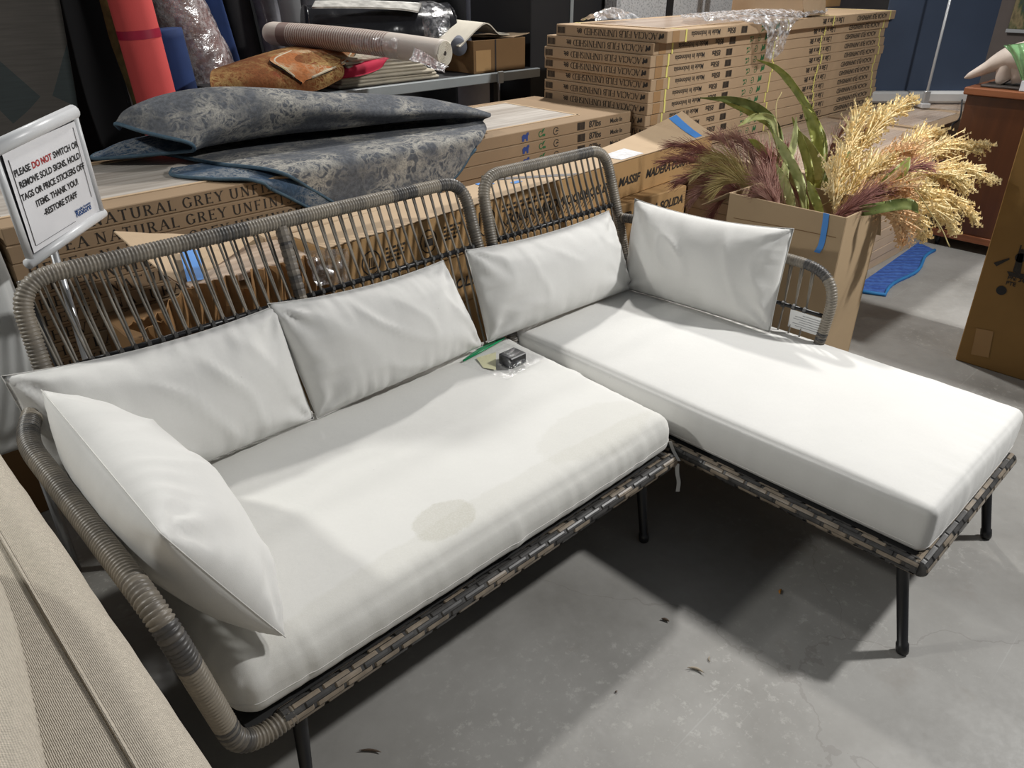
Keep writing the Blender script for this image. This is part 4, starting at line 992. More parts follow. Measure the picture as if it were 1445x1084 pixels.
# ------------------------------------------------------------------ rolls
def roll(name, A, B, r, mat, label, cat='rolled rug', group=None, lump=0.0, seg=28, n=40, caps=True, mats=None, bandf=None):
    A = np.array(A, dtype=float); B = np.array(B, dtype=float)
    P = np.array([A+(B-A)*t for t in np.linspace(0, 1, n)]); V, F = tube(P, r, seg, cap=caps); V = np.array(V)
    if lump:
        ax = (B-A)/np.linalg.norm(B-A)
        for i in range(len(V)):
            c = A+ax*((V[i]-A)@ax); d = V[i]-c; V[i] = c+d*(1+lump*(fbm(V[i], 6, 4)))
    mi = None
    if bandf: mi = [bandf((k//seg)/(n-1)) if k < (n-1)*seg else 0 for k in range(len(F))]
    return put(name, V, F, mats or mat, smooth=True, mi=mi, label=label, cat=cat, group=group)
def px_roll(name, p0, y0, p1, y1, r, mat, label, top=2.2, **kw):
    """axis through two picked points, stretched from the floor to height top"""
    a, b = WY(*p0, y0), WY(*p1, y1); d = (a-b)/(a-b)[2]
    return roll(name, b+d*(0.0-b[2]+0.01), b+d*(top-b[2]), r, mat, label, group='rolled rugs leaning at the back', **kw)
M['red_roll'] = simple('coral_red_rug_back', (0.62, 0.075, 0.07), 0.8, var=0.06, bsc=200)
M['red_tape'] = simple('dark_red_tape', (0.34, 0.01, 0.04), 0.4)
ro = px_roll('rolled_rug', (183, 0), 3.42, (221, 140), 3.42, 0.080, M['red_roll'], 'coral red rolled rug with a darker tape band')
tb = WY(196, 47, 3.42); td = WY(183, 0, 3.42); ax = (td-tb)/np.linalg.norm(tb-td)
put('tape_band', *tube([tb-ax*0.016+np.array([0, 0.0, 0]), tb+ax*0.016], 0.0815, 28, cap=False), M['red_tape'], ro, smooth=True)
M['pink_wrap'] = simple('pinkish_rug', (0.50, 0.32, 0.30), 0.35, var=0.3, vs=12, bsc=20, bst=0.5)
M['film_white'] = plastic_film('crinkled_wrap', (0.92, 0.86, 0.86), 0.62, 0.2)
ro = px_roll('rolled_rug', (246, 0), 4.20, (305, 118), 4.20, 0.128, M['pink_wrap'], 'pink rolled rug wrapped in shiny clear plastic', lump=0.03)
a, b = WY(246, 0, 4.20), WY(305, 118, 4.20); d = (a-b)/(a-b)[2]; P = np.array([b+d*(t-b[2]) for t in np.linspace(0.9, 1.75, 60)]); V, F = tube(P, 0.137, 40, cap=False)
for i in range(len(V)):
    c = P[i//40]; q = V[i]-c; V[i] = c+q*(1+0.07*fbm(V[i], 13, 4))
put('plastic_wrap', V, F, M['film_white'], ro, smooth=True)
pale = simple('pale_pink_end', (0.50, 0.40, 0.38), 0.8)
M['navy'] = simple('navy_blue_rug', (0.012, 0.035, 0.13), 0.85, var=0.2)
M['plum'] = simple('dark_plum_rug', (0.045, 0.038, 0.05), 0.9, var=0.25)
M['char'] = simple('charcoal_rug', (0.035, 0.033, 0.034), 0.9, var=0.25)
px_roll('rolled_rug', (294, 0), 4.48, (328, 110), 4.48, 0.07, M['navy'], 'navy blue rolled rug behind the pink plastic wrapped one')
px_roll('rolled_rug', (214, 0), 4.45, (262, 120), 4.45, 0.10, M['plum'], 'dark plum rolled rug between the red and pink rolls')
px_roll('rolled_rug', (215, 0), 3.75, (250, 128), 3.75, 0.09, M['navy'], 'navy rolled rug low behind the red roll', top=1.25)
px_roll('rolled_rug', (332, 0), 4.62, (354, 90), 4.62, 0.08, M['char'], 'charcoal rolled rug standing right of the pink roll')
M['wrap_grey'] = simple('grey_rug_in_plastic', (0.16, 0.16, 0.175), 0.22, var=0.35, vs=10, bsc=16, bst=0.8)
px_roll('rolled_rug', (374, 0), 4.50, (388, 60), 4.50, 0.07, M['wrap_grey'], 'dark grey rolled rug in crinkled plastic, beside the charcoal roll', lump=0.06)
px_roll('rolled_rug', (408, 0), 4.25, (414, 40), 4.25, 0.06, simple('grey_rug', (0.14, 0.14, 0.145), 0.6, var=0.2), 'plain mid grey rolled rug between two plastic wrapped rolls')
px_roll('rolled_rug', (440, 0), 4.55, (444, 40), 4.55, 0.085, M['wrap_grey'], 'grey blue rolled rug in plastic next to the black bagged roll', lump=0.06)
# hanging rugs at the left
def patchwork():
    mt, nt, bs = newmat('dark_patchwork_rug'); v = coords(nt, (2.2, 2.2, 2.2)); vo = N(nt, 'ShaderNodeTexVoronoi'); vo.inputs['Scale'].default_value = 1.3; nt.links.new(v, vo.inputs['Vector'])
    s = N(nt, 'ShaderNodeSeparateColor'); nt.links.new(vo.outputs['Color'], s.inputs[0])
    c = ramp(nt, s.outputs[0], [(0.0, (0.015, 0.015, 0.018)), (0.3, (0.10, 0.092, 0.08)), (0.55, (0.17, 0.15, 0.12)), (0.8, (0.045, 0.06, 0.06)), (1.0, (0.13, 0.10, 0.06))], 'CONSTANT')
    st_ = noise_tex(nt, coords(nt, (3, 3, 60)), 2, 4); c = mixc(nt, mth(nt, 'MULTIPLY', st_, 0.6), c, (0.015, 0.014, 0.013))
    nt.links.new(c, bs.inputs['Base Color']); bs.inputs['Roughness'].default_value = 0.9; return mt
M['patch'] = patchwork(); M['black_rug'] = simple('black_rug', (0.006, 0.006, 0.007), 0.95); M['gold'] = simple('olive_gold_rug_back', (0.16, 0.115, 0.035), 0.8, var=0.5, vs=16)
def hang(rows, t, mats, label, parent=None, name='hanging_rug'):
    V, F, MI, _ = thick_sheet(loft(rows, 7, 7), t); return put(name, V, F, mats, parent, smooth=True, mi=MI, label=label, cat=None if parent else 'rug', group=None if parent else 'rugs hanging at the back left')
def pxrow(pts): return [WY(x, y, yy) for x, y, yy in pts]
def ext(rows, top=2.1):
    """continue picked rows up to the rail and down to the floor"""
    up, dn = [], []
    for a, b in zip(rows[0], rows[1]): d = (a-b)/(a-b)[2]; up.append(a+d*(top-a[2]))
    for a, b in zip(rows[-1], rows[-2]): d = (b-a)/(b-a)[2]; dn.append(a-d*(a[2]-0.02))
    return [up]+rows+[dn]
hang(ext([pxrow([(-60, 0, 3.55), (20, 0, 3.57), (84, 0, 3.53)]), pxrow([(-40, 110, 3.55), (40, 110, 3.57), (103, 110, 3.53)]), pxrow([(-30, 200, 3.55), (50, 200, 3.57), (118, 200, 3.53)])]), 0.012, [M['patch'], M['patch'], M['rug_edge']], 'dark patchwork rug with marbled triangles hanging at the back')
hang(ext([pxrow([(80, 0, 3.80), (110, 0, 3.82), (150, 0, 3.70)]), pxrow([(100, 90, 3.80), (128, 90, 3.82), (170, 90, 3.70)]), pxrow([(118, 200, 3.80), (150, 200, 3.82), (200, 200, 3.70)])]), 0.012, [M['black_rug'], M['black_rug'], M['rug_edge']], 'plain black rug hanging between the patchwork and gold rugs')
g = hang(ext([pxrow([(140, 0, 3.62), (153, 0, 3.60), (167, 0, 3.56)]), pxrow([(156, 60, 3.62), (167, 60, 3.60), (179, 60, 3.56)]), pxrow([(178, 120, 3.62), (184, 120, 3.60), (191, 120, 3.56)])]), 0.010, [M['gold'], M['gold'], M['cream']], 'olive gold rug with cream edge hanging beside the red roll')
# striped jute roll lying on the pile
def stripes():
    mt, nt, bs = newmat('striped_jute'); tc = N(nt, 'ShaderNodeTexCoord'); s = N(nt, 'ShaderNodeSeparateXYZ'); nt.links.new(tc.outputs['UV'], s.inputs[0])
    w = mth(nt, 'SINE', mth(nt, 'MULTIPLY', s.outputs[0], 420.0))
    v = coords(nt); brk = noise_tex(nt, v, 150, 2)
    k = ramp(nt, mth(nt, 'ADD', mth(nt, 'MULTIPLY', w, 0.35), brk), [(0.42, (1, 1, 1)), (0.58, (0, 0, 0))])
    inside = mth(nt, 'MULTIPLY', mth(nt, 'GREATER_THAN', s.outputs[0], 0.10), mth(nt, 'LESS_THAN', s.outputs[0], 0.80))
    solid = mth(nt, 'MULTIPLY', mth(nt, 'GREATER_THAN', s.outputs[0], 0.10), mth(nt, 'LESS_THAN', s.outputs[0], 0.165))
    c = mixc(nt, mth(nt, 'MULTIPLY', k, inside), (0.56, 0.50, 0.44), (0.26, 0.175, 0.145)); c = mixc(nt, solid, c, (0.24, 0.165, 0.14))
    nt.links.new(c, bs.inputs['Base Color']); bs.inputs['Roughness'].default_value = 0.55; bump(nt, bs, noise_tex(nt, v, 240, 2), 0.4, 0.002); return mt
M['jute'] = stripes(); M['ivory'] = simple('ivory_rug', (0.60, 0.56, 0.47), 0.85, var=0.08, bsc=160)
A = CC+ray(380, 47)*3.86; B = CC+ray(627, 75)*3.36; ln = np.linalg.norm(B-A); P = np.array([A+(B-A)*t+np.array([0, 0, 0.010*math.sin(t*math.pi)]) for t in np.linspace(0, 1, 60)])
V, F = tube(P, np.r_[0.046, 0.052, np.full(56, 0.055), 0.0555, 0.054], 30); uv = np.stack([np.repeat(np.linspace(0, ln, 60), 30), np.tile(np.arange(30)/30, 60)], 1)
jr = put('rolled_rug', V, F, M['jute'], smooth=True, uv=uv, label='ivory and brown striped rolled rug lying across the pile', cat='rolled rug')
T = (B-A)/ln; s1 = np.cross(T, ZUP); s1 /= np.linalg.norm(s1); s2 = np.cross(s1, T)
Pc = [B+T*0.003+(s1*math.cos(q)+s2*math.sin(q))*(0.010+0.0062*q/6.283) for q in np.linspace(0, 6.283*7, 200)]
put('coiled_end', *tube(Pc, 0.0028, 5), M['ivory'], jr, smooth=True)
put('core_hole', *tube([B+T*0.001, B+T*0.0045], 0.0085, 12), M['rug_edge'], jr)
# plastic sleeve slipping off the roll
Ps = [A+(B-A)*t for t in np.linspace(0.55, 0.80, 16)]; V, F = tube(Ps, 0.0595, 26, cap=False)
for i in range(len(V)): c = Ps[i//26]; V[i] = c+(V[i]-c)*(1+0.05*fbm(V[i], 20, 3))
put('plastic_sleeve', V, F, M['film'], jr, smooth=True)
tail = loft([[CC+ray(x, y)*d for x, y, d in r_] for r_ in ([(585, 66, 3.36), (600, 74, 3.33), (615, 84, 3.30), (632, 93, 3.28)], [(575, 84, 3.37), (596, 90, 3.34), (611, 97, 3.31), (627, 102, 3.28)])], 8, 8)
V, F, MI, _ = thick_sheet(tail, 0.004); V = np.array([p+np.array([0, 0.012, 0.006])*fbm(p, 30, 3) for p in V]); put('plastic_tail', V, F, M['film_white'], jr, smooth=True)
# black bagged roll, carton with rug offcuts
M['bag'] = simple('black_plastic_bag', (0.012, 0.012, 0.014), 0.16, bsc=14, bst=1.0); M['bag_light'] = simple('cream_fleece_in_film', (0.42, 0.41, 0.38), 0.4, var=0.4, vs=20)
A = WY(430, 30, 3.98); B = WY(632, 14, 3.70); A[2] = B[2] = 1.15
ba = roll('rolled_rug', A, B, 0.165, M['bag'], 'thick roll in black plastic bag lying on the rack', lump=0.05, n=50, seg=36)
put('film_end', *tube([B+np.array([0.0, 0, 0])-0.20*(B-A)/np.linalg.norm(B-A), B-0.1*(B-A)/np.linalg.norm(B-A), B+0.012*(B-A)/np.linalg.norm(B-A)], [0.17, 0.176, 0.15], 36), M['film'], ba, smooth=True)
rowt = pxloft([[(440, 12, 3.78), (500, 12, 3.72), (560, 14, 3.66), (590, 18, 3.62)], [(445, 3, 3.85), (500, 2, 3.8), (560, 4, 3.75), (595, 6, 3.72)]], 8, 8)
V, F, MI, _ = thick_sheet(rowt, 0.008); put('fleece_strip', V, F, M['bag_light'], ba, smooth=True)
bxr = empty('open_carton', tuple(np.r_[WZ(700, 98, SZ)[:2], SZ]), label='open brown carton with rug offcuts on the rack end', cat='carton')
c = WY(668, 102, 3.34); x0 = c[0]; x1 = WY(740, 90, 3.34)[0]
W4 = 0.006; zb, zt = SZ+0.001, SZ+0.165
for nm, q in (('side', rbox(x0, x1, 3.335, 3.335+W4, zb, zt, 0.001)), ('side', rbox(x0, x1, 3.66, 3.66+W4, zb, zt, 0.001)), ('side', rbox(x0, x0+W4, 3.342, 3.659, zb, zt, 0.001)), ('side', rbox(x1-W4, x1, 3.342, 3.659, zb, zt, 0.001)), ('bottom', rbox(x0+W4, x1-W4, 3.342, 3.659, zb, zb+W4, 0.001))):
    put(nm, *q, M['card_dark'], bxr)
put('tape_strip', *rbox(x0+0.155, x0+0.165, 3.3325, 3.3347, zb, zt, 0.0005), M['rug_edge'], bxr); put('label_patch', *rbox(x0+0.015, x0+0.125, 3.3328, 3.3347, zb+0.01, zb+0.115, 0.0005), M['card_orange'], bxr)
sheet('flap', (x0+0.08, 3.66, zt), (x1+0.06, 3.66, zt), (x1+0.10, 3.40, zt+0.012), (x0+0.30, 3.34, zt+0.004), M['card_light'], bxr, 0.003)
Gc = loft([[(x0-0.06, 3.37, zt-0.03), (x0+0.06, 3.36, zt+0.055), (x0+0.13, 3.36, zt+0.075), (x0+0.22, 3.37, zt+0.02), (x0+0.32, 3.39, zt+0.012)], [(x0-0.04, 3.62, zt-0.01), (x0+0.07, 3.62, zt+0.06), (x0+0.14, 3.62, zt+0.08), (x0+0.23, 3.62, zt+0.03), (x0+0.33, 3.62, zt+0.02)]], 8, 8)
V, F, MI, _ = thick_sheet(Gc, 0.006); put('rug_offcut', V, F, M['ivory'], smooth=True, label='cream rug offcut arched over the open carton', cat='rug offcut')
roll('rolled_rug', (x0-0.05, 3.40, zt-0.03), (x0+0.12, 3.55, zt-0.005), 0.045, simple('slate_fleece', (0.13, 0.14, 0.17), 0.95, bsc=120), 'slate grey rolled offcut poking from the open carton', lump=0.05)
roll('rolled_mattress', tuple(np.r_[WY(676, 130, 3.72)[:2], 0.0]), tuple(np.r_[WY(676, 130, 3.72)[:2], 0.93]), 0.13, simple('white_quilted_wrap', (0.55, 0.56, 0.62), 0.5, var=0.15, bsc=30, bst=0.6), 'white quilted roll standing under the rack', 'rolled mattress')
roll('rolled_mattress', tuple(np.r_[WY(690, 8, 4.35)[:2], 0.0]), tuple(np.r_[WY(690, 8, 4.35)[:2], 1.9]), 0.16, simple('white_ribbed_wrap', (0.50, 0.52, 0.60), 0.4, var=0.2, bsc=30, bst=0.6), 'white ribbed roll standing behind the open carton', 'rolled mattress')
# black cabinet side and white mattress behind the strapped stack
a = WY(749, 60, 3.42); b = WY(868, 20, 3.42)
bc_ = empty('tall_cabinet', ((a[0]+b[0])/2, 3.7, 0), label='tall black cabinet with a grey strip behind the strapped cartons', cat='cabinet')
put('cabinet_body', *rbox(a[0], b[0], 3.42, 3.95, 0, 2.1, 0.004), M['dark'], bc_)
s = WY(806, 20, 3.418)[0]; put('edge_strip', *rbox(s-0.014, s+0.014, 3.412, 3.419, 0.02, 2.08, 0.001), M['steel_grey'], bc_)
def mesh_white():
    mt, nt, bs = newmat('white_spacer_mesh'); v = coords(nt, (70, 70, 70)); ch = N(nt, 'ShaderNodeTexVoronoi'); ch.inputs['Scale'].default_value = 1.0; nt.links.new(v, ch.inputs['Vector'])
    nt.links.new(ramp(nt, ch.outputs['Distance'], [(0.2, (0.42, 0.44, 0.46)), (0.5, (0.66, 0.68, 0.70))]), bs.inputs['Base Color']); bs.inputs['Roughness'].default_value = 0.8; bump(nt, bs, ch.outputs['Distance'], 0.5, 0.004); return mt
x0, x1 = WY(868, 15, 3.30)[0]+0.01, WY(1092, 8, 3.30)[0]
mw = empty('mattress', ((x0+x1)/2, 3.4, 0), label='white perforated mattress with black strap standing behind the carton stack', cat='mattress')
put('mattress_body', *rbox(x0, x1, 3.28, 3.41, 0.0, 1.75, 0.02), mesh_white(), mw)
s = WY(945, 10, 3.277)[0]; put('strap', *rbox(s-0.035, s+0.035, 3.272, 3.2795, 0.02, 1.74, 0.001), M['dark'], mw)
put('bottom_band', *rbox(x0+0.3, x1-0.35, 3.272, 3.2795, 1.165, 1.205, 0.001), simple('olive_black_trim', (0.03, 0.03, 0.022), 0.6), mw)

# ------------------------------------------------------------------ carton of dried grasses
BX0, BX1, BY0, BY1, BH = 2.45, 2.74, 0.985, 1.415, 0.786
pbox = empty('open_carton', ((BX0+BX1)/2, (BY0+BY1)/2, 0), label='tall open brown carton full of dried grasses beside the chaise', cat='carton')
M['card_plant'] = cardboard('cardboard_olive', (0.40, 0.29, 0.175))
T_ = 0.006
for q in (rbox(BX0, BX0+T_, BY0, BY1, 0.001, BH, 0.0015), rbox(BX1-T_, BX1, BY0, BY1, 0.001, BH, 0.0015), rbox(BX0+T_, BX1-T_, BY0, BY0+T_, 0.001, BH, 0.0015), rbox(BX0+T_, BX1-T_, BY1-T_, BY1, 0.001, BH, 0.0015)):
    put('side', *q, M['card_plant'], pbox)
put('bottom', *rbox(BX0+T_, BX1-T_, BY0+T_, BY1-T_, 0.001, 0.008, 0.001), M['card_plant'], pbox)
sheet('flap', (BX0, BY1+0.001, BH-0.002), (BX1, BY1+0.001, BH-0.002), (BX1+0.02, BY1+0.12, BH-0.10), (BX0-0.015, BY1+0.10, BH-0.06), M['card_plant'], pbox, 0.004)
sheet('flap', (BX1+0.001, BY0+0.01, BH-0.002), (BX1+0.001, BY1-0.02, BH-0.002), (BX1+0.10, BY1-0.02, BH-0.14), (BX1+0.10, BY0+0.02, BH-0.15), M['card_plant'], pbox, 0.003)
tp = WX(1163, 318, BX0); tq = WX(1161, 345, BX0)
ribbon('masking_tape', [(BX0-0.0015, tp[1], BH+0.001), (BX0-0.003, tp[1]-0.004, BH-0.04), (BX0-0.002, tq[1]+0.004, tq[2]), (BX0-0.006, tq[1]+0.012, tq[2]-0.03)], 0.020, (0, 1, 0), M['tape_blue'], pbox)
put('crease', *tube([(BX0-0.0005, BY0+0.02, BH-0.07), (BX0-0.001, BY0+0.2, BH-0.075), (BX0-0.0005, BY1-0.03, BH-0.085)], 0.0012, 4), M['card_dark'], pbox)

def D(px, py, depth): return CC+ray(px, py)*depth
def qspine(a, c, b, n=24):
    a, b, c = (np.array(q) for q in (a, b, c)); t = np.linspace(0, 1, n)[:, None]
    return (1-t)**2*a+2*t*(1-t)*c+t*t*b
def plume(a, c, b, nb, blen, spread, r, mat, label, group, bump_=0.0, sides=3, pts=6, droop=0.3, t0=0.30, name='grass_plume', stem=0.0028, cat='dried grass', seed=0):
    rr = np.random.default_rng(seed); S = qspine(a, c, b); T, Nn, B = frames(S)
    parts = [(*tube(S, np.linspace(stem, stem*0.5, len(S)), 5), 0)]
    for i in range(nb):
        t = t0+(1-t0)*(i+rr.random())/nb*0.99; k = t*(len(S)-1); i0 = int(k); w = k-i0
        p = S[i0]*(1-w)+S[min(i0+1, len(S)-1)]*w; tan = T[i0]
        ang = rr.random()*6.283; rad = Nn[i0]*math.cos(ang)+B[i0]*math.sin(ang)
        L = blen*(0.45+0.55*math.sin(math.pi*min(1, (t-t0)/(1-t0)*0.75+0.25)))*rr.uniform(0.6, 1.15)
        d = tan+rad*spread*rr.uniform(0.4, 1.0); d /= np.linalg.norm(d); q = [p]
        for s in range(1, pts):
            d = d+np.array([0, 0, -droop/pts*rr.uniform(0.6, 1.4)])+rad*0.03+rr.normal(0, 0.035, 3); d /= np.linalg.norm(d)
            q.append(q[-1]+d*L/(pts-1))
        prof = r*(np.linspace(1.0, 0.35, pts))*(1+bump_*rr.uniform(-1, 1, pts)); prof[0] *= 0.5
        parts.append((*tube(q, prof, sides), 0))
        if bump_:                        # seeds along the branchlet
            for s in range(1, pts):
                for m_ in range(2):
                    e = q[s]+rr.normal(0, r*1.1, 3); f = r*rr.uniform(0.6, 1.1)
                    parts.append(([e+[f, 0, -f], e+[-f, f, -f], e+[-f, -f, -f], e+[0, 0, f*1.4]], [(0, 1, 3), (1, 2, 3), (2, 0, 3), (0, 2, 1)], 0))
    V, F, _ = join(parts)
    o = put(name, V, F, mat, smooth=False, label=label, cat=cat, group=group)
    return o
def plant_mat(name, a, b, rough=0.8):
    mt, nt, bs = newmat(name); v = coords(nt); nt.links.new(ramp(nt, noise_tex(nt, v, 26, 3), [(0.3, a), (0.7, b)]), bs.inputs['Base Color'])
    bs.inputs['Roughness'].default_value = rough; bs.inputs['Specular IOR Level'].default_value = 0.2
    bs.inputs['Subsurface Weight'].default_value = 0.0; return mt
M['yellow'] = plant_mat('straw_yellow', (0.84, 0.64, 0.32), (0.93, 0.82, 0.52)); M['peach'] = plant_mat('peach_straw', (0.72, 0.46, 0.26), (0.86, 0.64, 0.38))
M['burg'] = plant_mat('burgundy_grass', (0.20, 0.078, 0.07), (0.38, 0.19, 0.155)); M['burg2'] = plant_mat('dusky_pink_grass', (0.28, 0.14, 0.125), (0.46, 0.29, 0.23)); M['olive'] = plant_mat('olive_grass', (0.28, 0.22, 0.09), (0.46, 0.39, 0.19))
M['leaf'] = plant_mat('green_leaf', (0.20, 0.23, 0.05), (0.38, 0.39, 0.11), 0.45); M['leaf_dark'] = plant_mat('dark_green_leaf', (0.10, 0.13, 0.035), (0.22, 0.25, 0.08), 0.45); M['leaf_pale'] = plant_mat('pale_green_leaf', (0.32, 0.35, 0.12), (0.50, 0.52, 0.24), 0.45)

base0 = np.array([2.60, 1.12, 0.50])
def bpt(i): return base0+np.array([rng.uniform(-0.08, 0.08), rng.uniform(-0.08, 0.08), rng.uniform(-0.05, 0.05)])
yel = [ # (control px), (tip px), depth, material
 ((1200, 190), (1283, 142), 2.95, 'yellow'), ((1190, 210), (1216, 160), 2.90, 'yellow'), ((1215, 200), (1240, 165), 3.0, 'yellow'),
 ((1260, 180), (1385, 205), 2.95, 'yellow'), ((1270, 190), (1394, 250), 2.90, 'yellow'), ((1265, 205), (1375, 305), 2.80, 'yellow'),
 ((1250, 215), (1345, 318), 2.75, 'yellow'), ((1240, 230), (1300, 322), 2.66, 'yellow'), ((1235, 240), (1270, 325), 2.60, 'peach'),
 ((1260, 185), (1340, 215), 2.98, 'peach'), ((1250, 200), (1330, 250), 2.88, 'peach'), ((1230, 235), (1265, 272), 2.60, 'peach'),
 ((1175, 255), (1185, 240), 2.70, 'yellow'), ((1200, 230), (1250, 235), 2.75, 'yellow'), ((1270, 195), (1360, 260), 2.85, 'yellow'), ((1240, 215), (1300, 280), 2.72, 'yellow'),
 ((1215, 215), (1280, 215), 2.82, 'peach'), ((1262, 180), (1320, 190), 3.02, 'yellow')]
names_y = ['standing tallest of the straw plumes', 'upright beside the tallest straw plume', 'upright behind the tallest straw plume']
for i, (c, t, d, mt) in enumerate(yel):
    lab = ('straw yellow dried plume ' + names_y[i]) if i < 3 else (('straw yellow dried plume arching out towards the cabinet' if t[0] > 1350 else 'straw yellow dried plume drooping above the blue mat' if t[1] > 270 else 'straw yellow dried plume in the middle of the bunch') if mt == 'yellow' else ('peach coloured dried plume hanging over the carton rim' if t[1] > 260 else 'peach coloured dried plume in the middle of the bunch'))
    plume(bpt(i), D(*c, d-0.02), D(*t, d), 95, 0.13, 0.36, 0.0046, M[mt], lab, 'straw coloured plumes in the plant carton', bump_=0.35, sides=4, pts=7, droop=0.42, t0=0.38, seed=i)
bur = [((1040, 195), (945, 205), 3.05, 'burg'), ((1035, 205), (938, 228), 3.02, 'burg'), ((1040, 210), (955, 258), 2.98, 'burg'), ((1045, 205), (975, 285), 2.95, 'burg2'), ((1050, 215), (1005, 305), 2.90, 'burg'),
 ((1060, 205), (1010, 195), 3.08, 'burg2'), ((1070, 210), (1040, 195), 3.05, 'burg2'), ((1080, 215), (1065, 205), 3.0, 'burg2'), ((1060, 205), (985, 245), 2.90, 'olive'), ((1065, 210), (1010, 270), 2.84, 'olive'), ((1062, 205), (1000, 225), 2.95, 'olive'),
 ((1095, 240), (1085, 225), 2.78, 'burg'), ((1100, 255), (1075, 255), 2.72, 'burg2'), ((1100, 270), (1080, 280), 2.68, 'burg2'), ((1160, 215), (1195, 178), 3.0, 'burg2'), ((1165, 220), (1212, 185), 2.97, 'burg'),
 ((1190, 280), (1245, 268), 2.58, 'burg'), ((1190, 290), (1215, 288), 2.55, 'burg'), ((1240, 225), (1310, 235), 2.70, 'burg'), ((1120, 250), (1110, 215), 2.85, 'burg'), ((1050, 200), (970, 218), 3.10, 'burg2'), ((1055, 215), (985, 270), 3.0, 'burg')]
for i, (c, t, d, mt) in enumerate(bur):
    if mt == 'olive': lab = 'olive green feathery plume drooping over the left carton rim'
    elif t[0] > 1150: lab = '%s feathery plume among the straw yellow plumes' % ('burgundy' if mt == 'burg' else 'dusky pink')
    else: lab = '%s feathery plume beside the olive plumes in the carton' % ('burgundy' if mt == 'burg' else 'dusky pink')
    plume(bpt(i)+[-0.04, 0.08, 0], D(*c, d-0.02), D(*t, d), 190, 0.12, 0.36, 0.0014, M[mt], lab, 'feathery plumes in the plant carton', sides=3, pts=5, droop=0.38, t0=0.40, stem=0.002, seed=100+i)
# leafy stalks
def leaf(parent, pts, w, mat, fold=0.25, twist=0.0):
    P = smoothpath(pts, 9); n = len(P); T, Nn, B = frames(P); t = np.linspace(0, 1, n)
    wd = w*np.minimum(1, 0.35+2.2*t)*np.clip((1-t)*3.2, 0.05, 1)**0.7
    V = []
    for i in range(n):
        side = np.cross(T[i], CC-P[i]); side /= np.linalg.norm(side); up = np.cross(side, T[i])
        a = twist*t[i]; s2 = side*math.cos(a)+up*math.sin(a); u2 = np.cross(s2, T[i])
        wob = 0.15*math.sin(i*0.9)
        for k, h in ((-1, fold+wob), (-0.5, fold*0.3), (0, 0), (0.5, fold*0.3), (1, fold-wob)): V.append(P[i]+s2*k*wd[i]/2+u2*h*wd[i]/2)
    V = np.array(V); nf = len(V); nr = np.array([0.0, 0, 0.0008])
    F = grid_faces(n, 5)+[f[::-1] for f in grid_faces(n, 5, nf)]
    F += [(i*5, nf+i*5, nf+(i+1)*5, (i+1)*5) for i in range(n-1)]+[(i*5+4, (i+1)*5+4, nf+(i+1)*5+4, nf+i*5+4) for i in range(n-1)]
    put('leaf', np.vstack([V, V-nr]), F, mat, parent, smooth=True)
def stalk(label, stem, leaves):
    P = [np.array(p) for p in stem]; r = empty('leaf_stalk', tuple(P[0]), label=label, cat='foliage', group='leafy stalks in the plant carton')
    put('stem', *tube(smoothpath(P, 8), 0.004, 6), M['leaf'], r, smooth=True)
    for pts, w, mt, tw in leaves: leaf(r, pts, w, M[mt], twist=tw)
stalk('tall green stalk with one long leaf rising highest from the carton', [(2.60, 1.22, 0.45), D(1150, 270, 2.9), D(1158, 215, 2.92)], [
    ([D(1152, 285, 2.90), D(1164, 215, 2.93), D(1150, 170, 2.96), D(1120, 122, 3.0), D(1096, 96, 3.02), D(1068, 84, 3.04)], 0.028, 'leaf', 0.4),
    ([D(1150, 280, 2.89), D(1156, 220, 2.88), D(1148, 175, 2.88), D(1132, 148, 2.9)], 0.045, 'leaf', 0.2), ([D(1155, 270, 2.9), D(1150, 225, 2.86), D(1128, 185, 2.85)], 0.045, 'leaf_pale', 0.5), ([D(1146, 285, 2.85), D(1140, 230, 2.83), D(1118, 165, 2.82)], 0.030, 'leaf', 0.3)])
stalk('green stalk with leaves bending left over the burgundy plumes', [(2.58, 1.25, 0.45), D(1108, 270, 2.95), D(1102, 225, 2.98)], [
    ([D(1104, 250, 2.97), D(1100, 195, 3.0), D(1080, 160, 3.02), D(1040, 142, 3.04), D(988, 138, 3.06)], 0.034, 'leaf_dark', 0.3), ([D(1104, 250, 2.97), D(1094, 185, 3.02), D(1062, 160, 3.05), D(1010, 138, 3.08)], 0.030, 'leaf', 0.5),
    ([D(1100, 215, 2.98), D(1090, 170, 3.0), D(1065, 165, 3.0), D(1042, 178, 3.0)], 0.026, 'leaf_pale', 0.2), ([D(1108, 270, 2.95), D(1100, 240, 2.93), D(1070, 205, 2.92), D(1056, 196, 2.92)], 0.028, 'leaf', 0.4)])
stalk('pale grey green stalk of strap leaves at the front rim of the carton', [(2.52, 1.12, 0.45), D(1140, 300, 2.72), D(1135, 270, 2.73)], [
    ([D(1136, 300, 2.70), D(1128, 255, 2.70), D(1108, 215, 2.71), D(1092, 188, 2.72)], 0.034, 'leaf_pale', 0.2), ([D(1120, 305, 2.68), D(1112, 270, 2.68), D(1096, 232, 2.69)], 0.032, 'leaf_pale', 0.4),
    ([D(1162, 310, 2.64), D(1150, 280, 2.64), D(1140, 255, 2.65)], 0.030, 'leaf', 0.3), ([D(1112, 280, 2.74), D(1108, 240, 2.75), D(1120, 205, 2.76), D(1124, 165, 2.78)], 0.028, 'leaf_pale', 0.5), ([D(1142, 290, 2.76), D(1100, 230, 2.8), D(1076, 205, 2.8)], 0.018, 'olive', 0.2)])
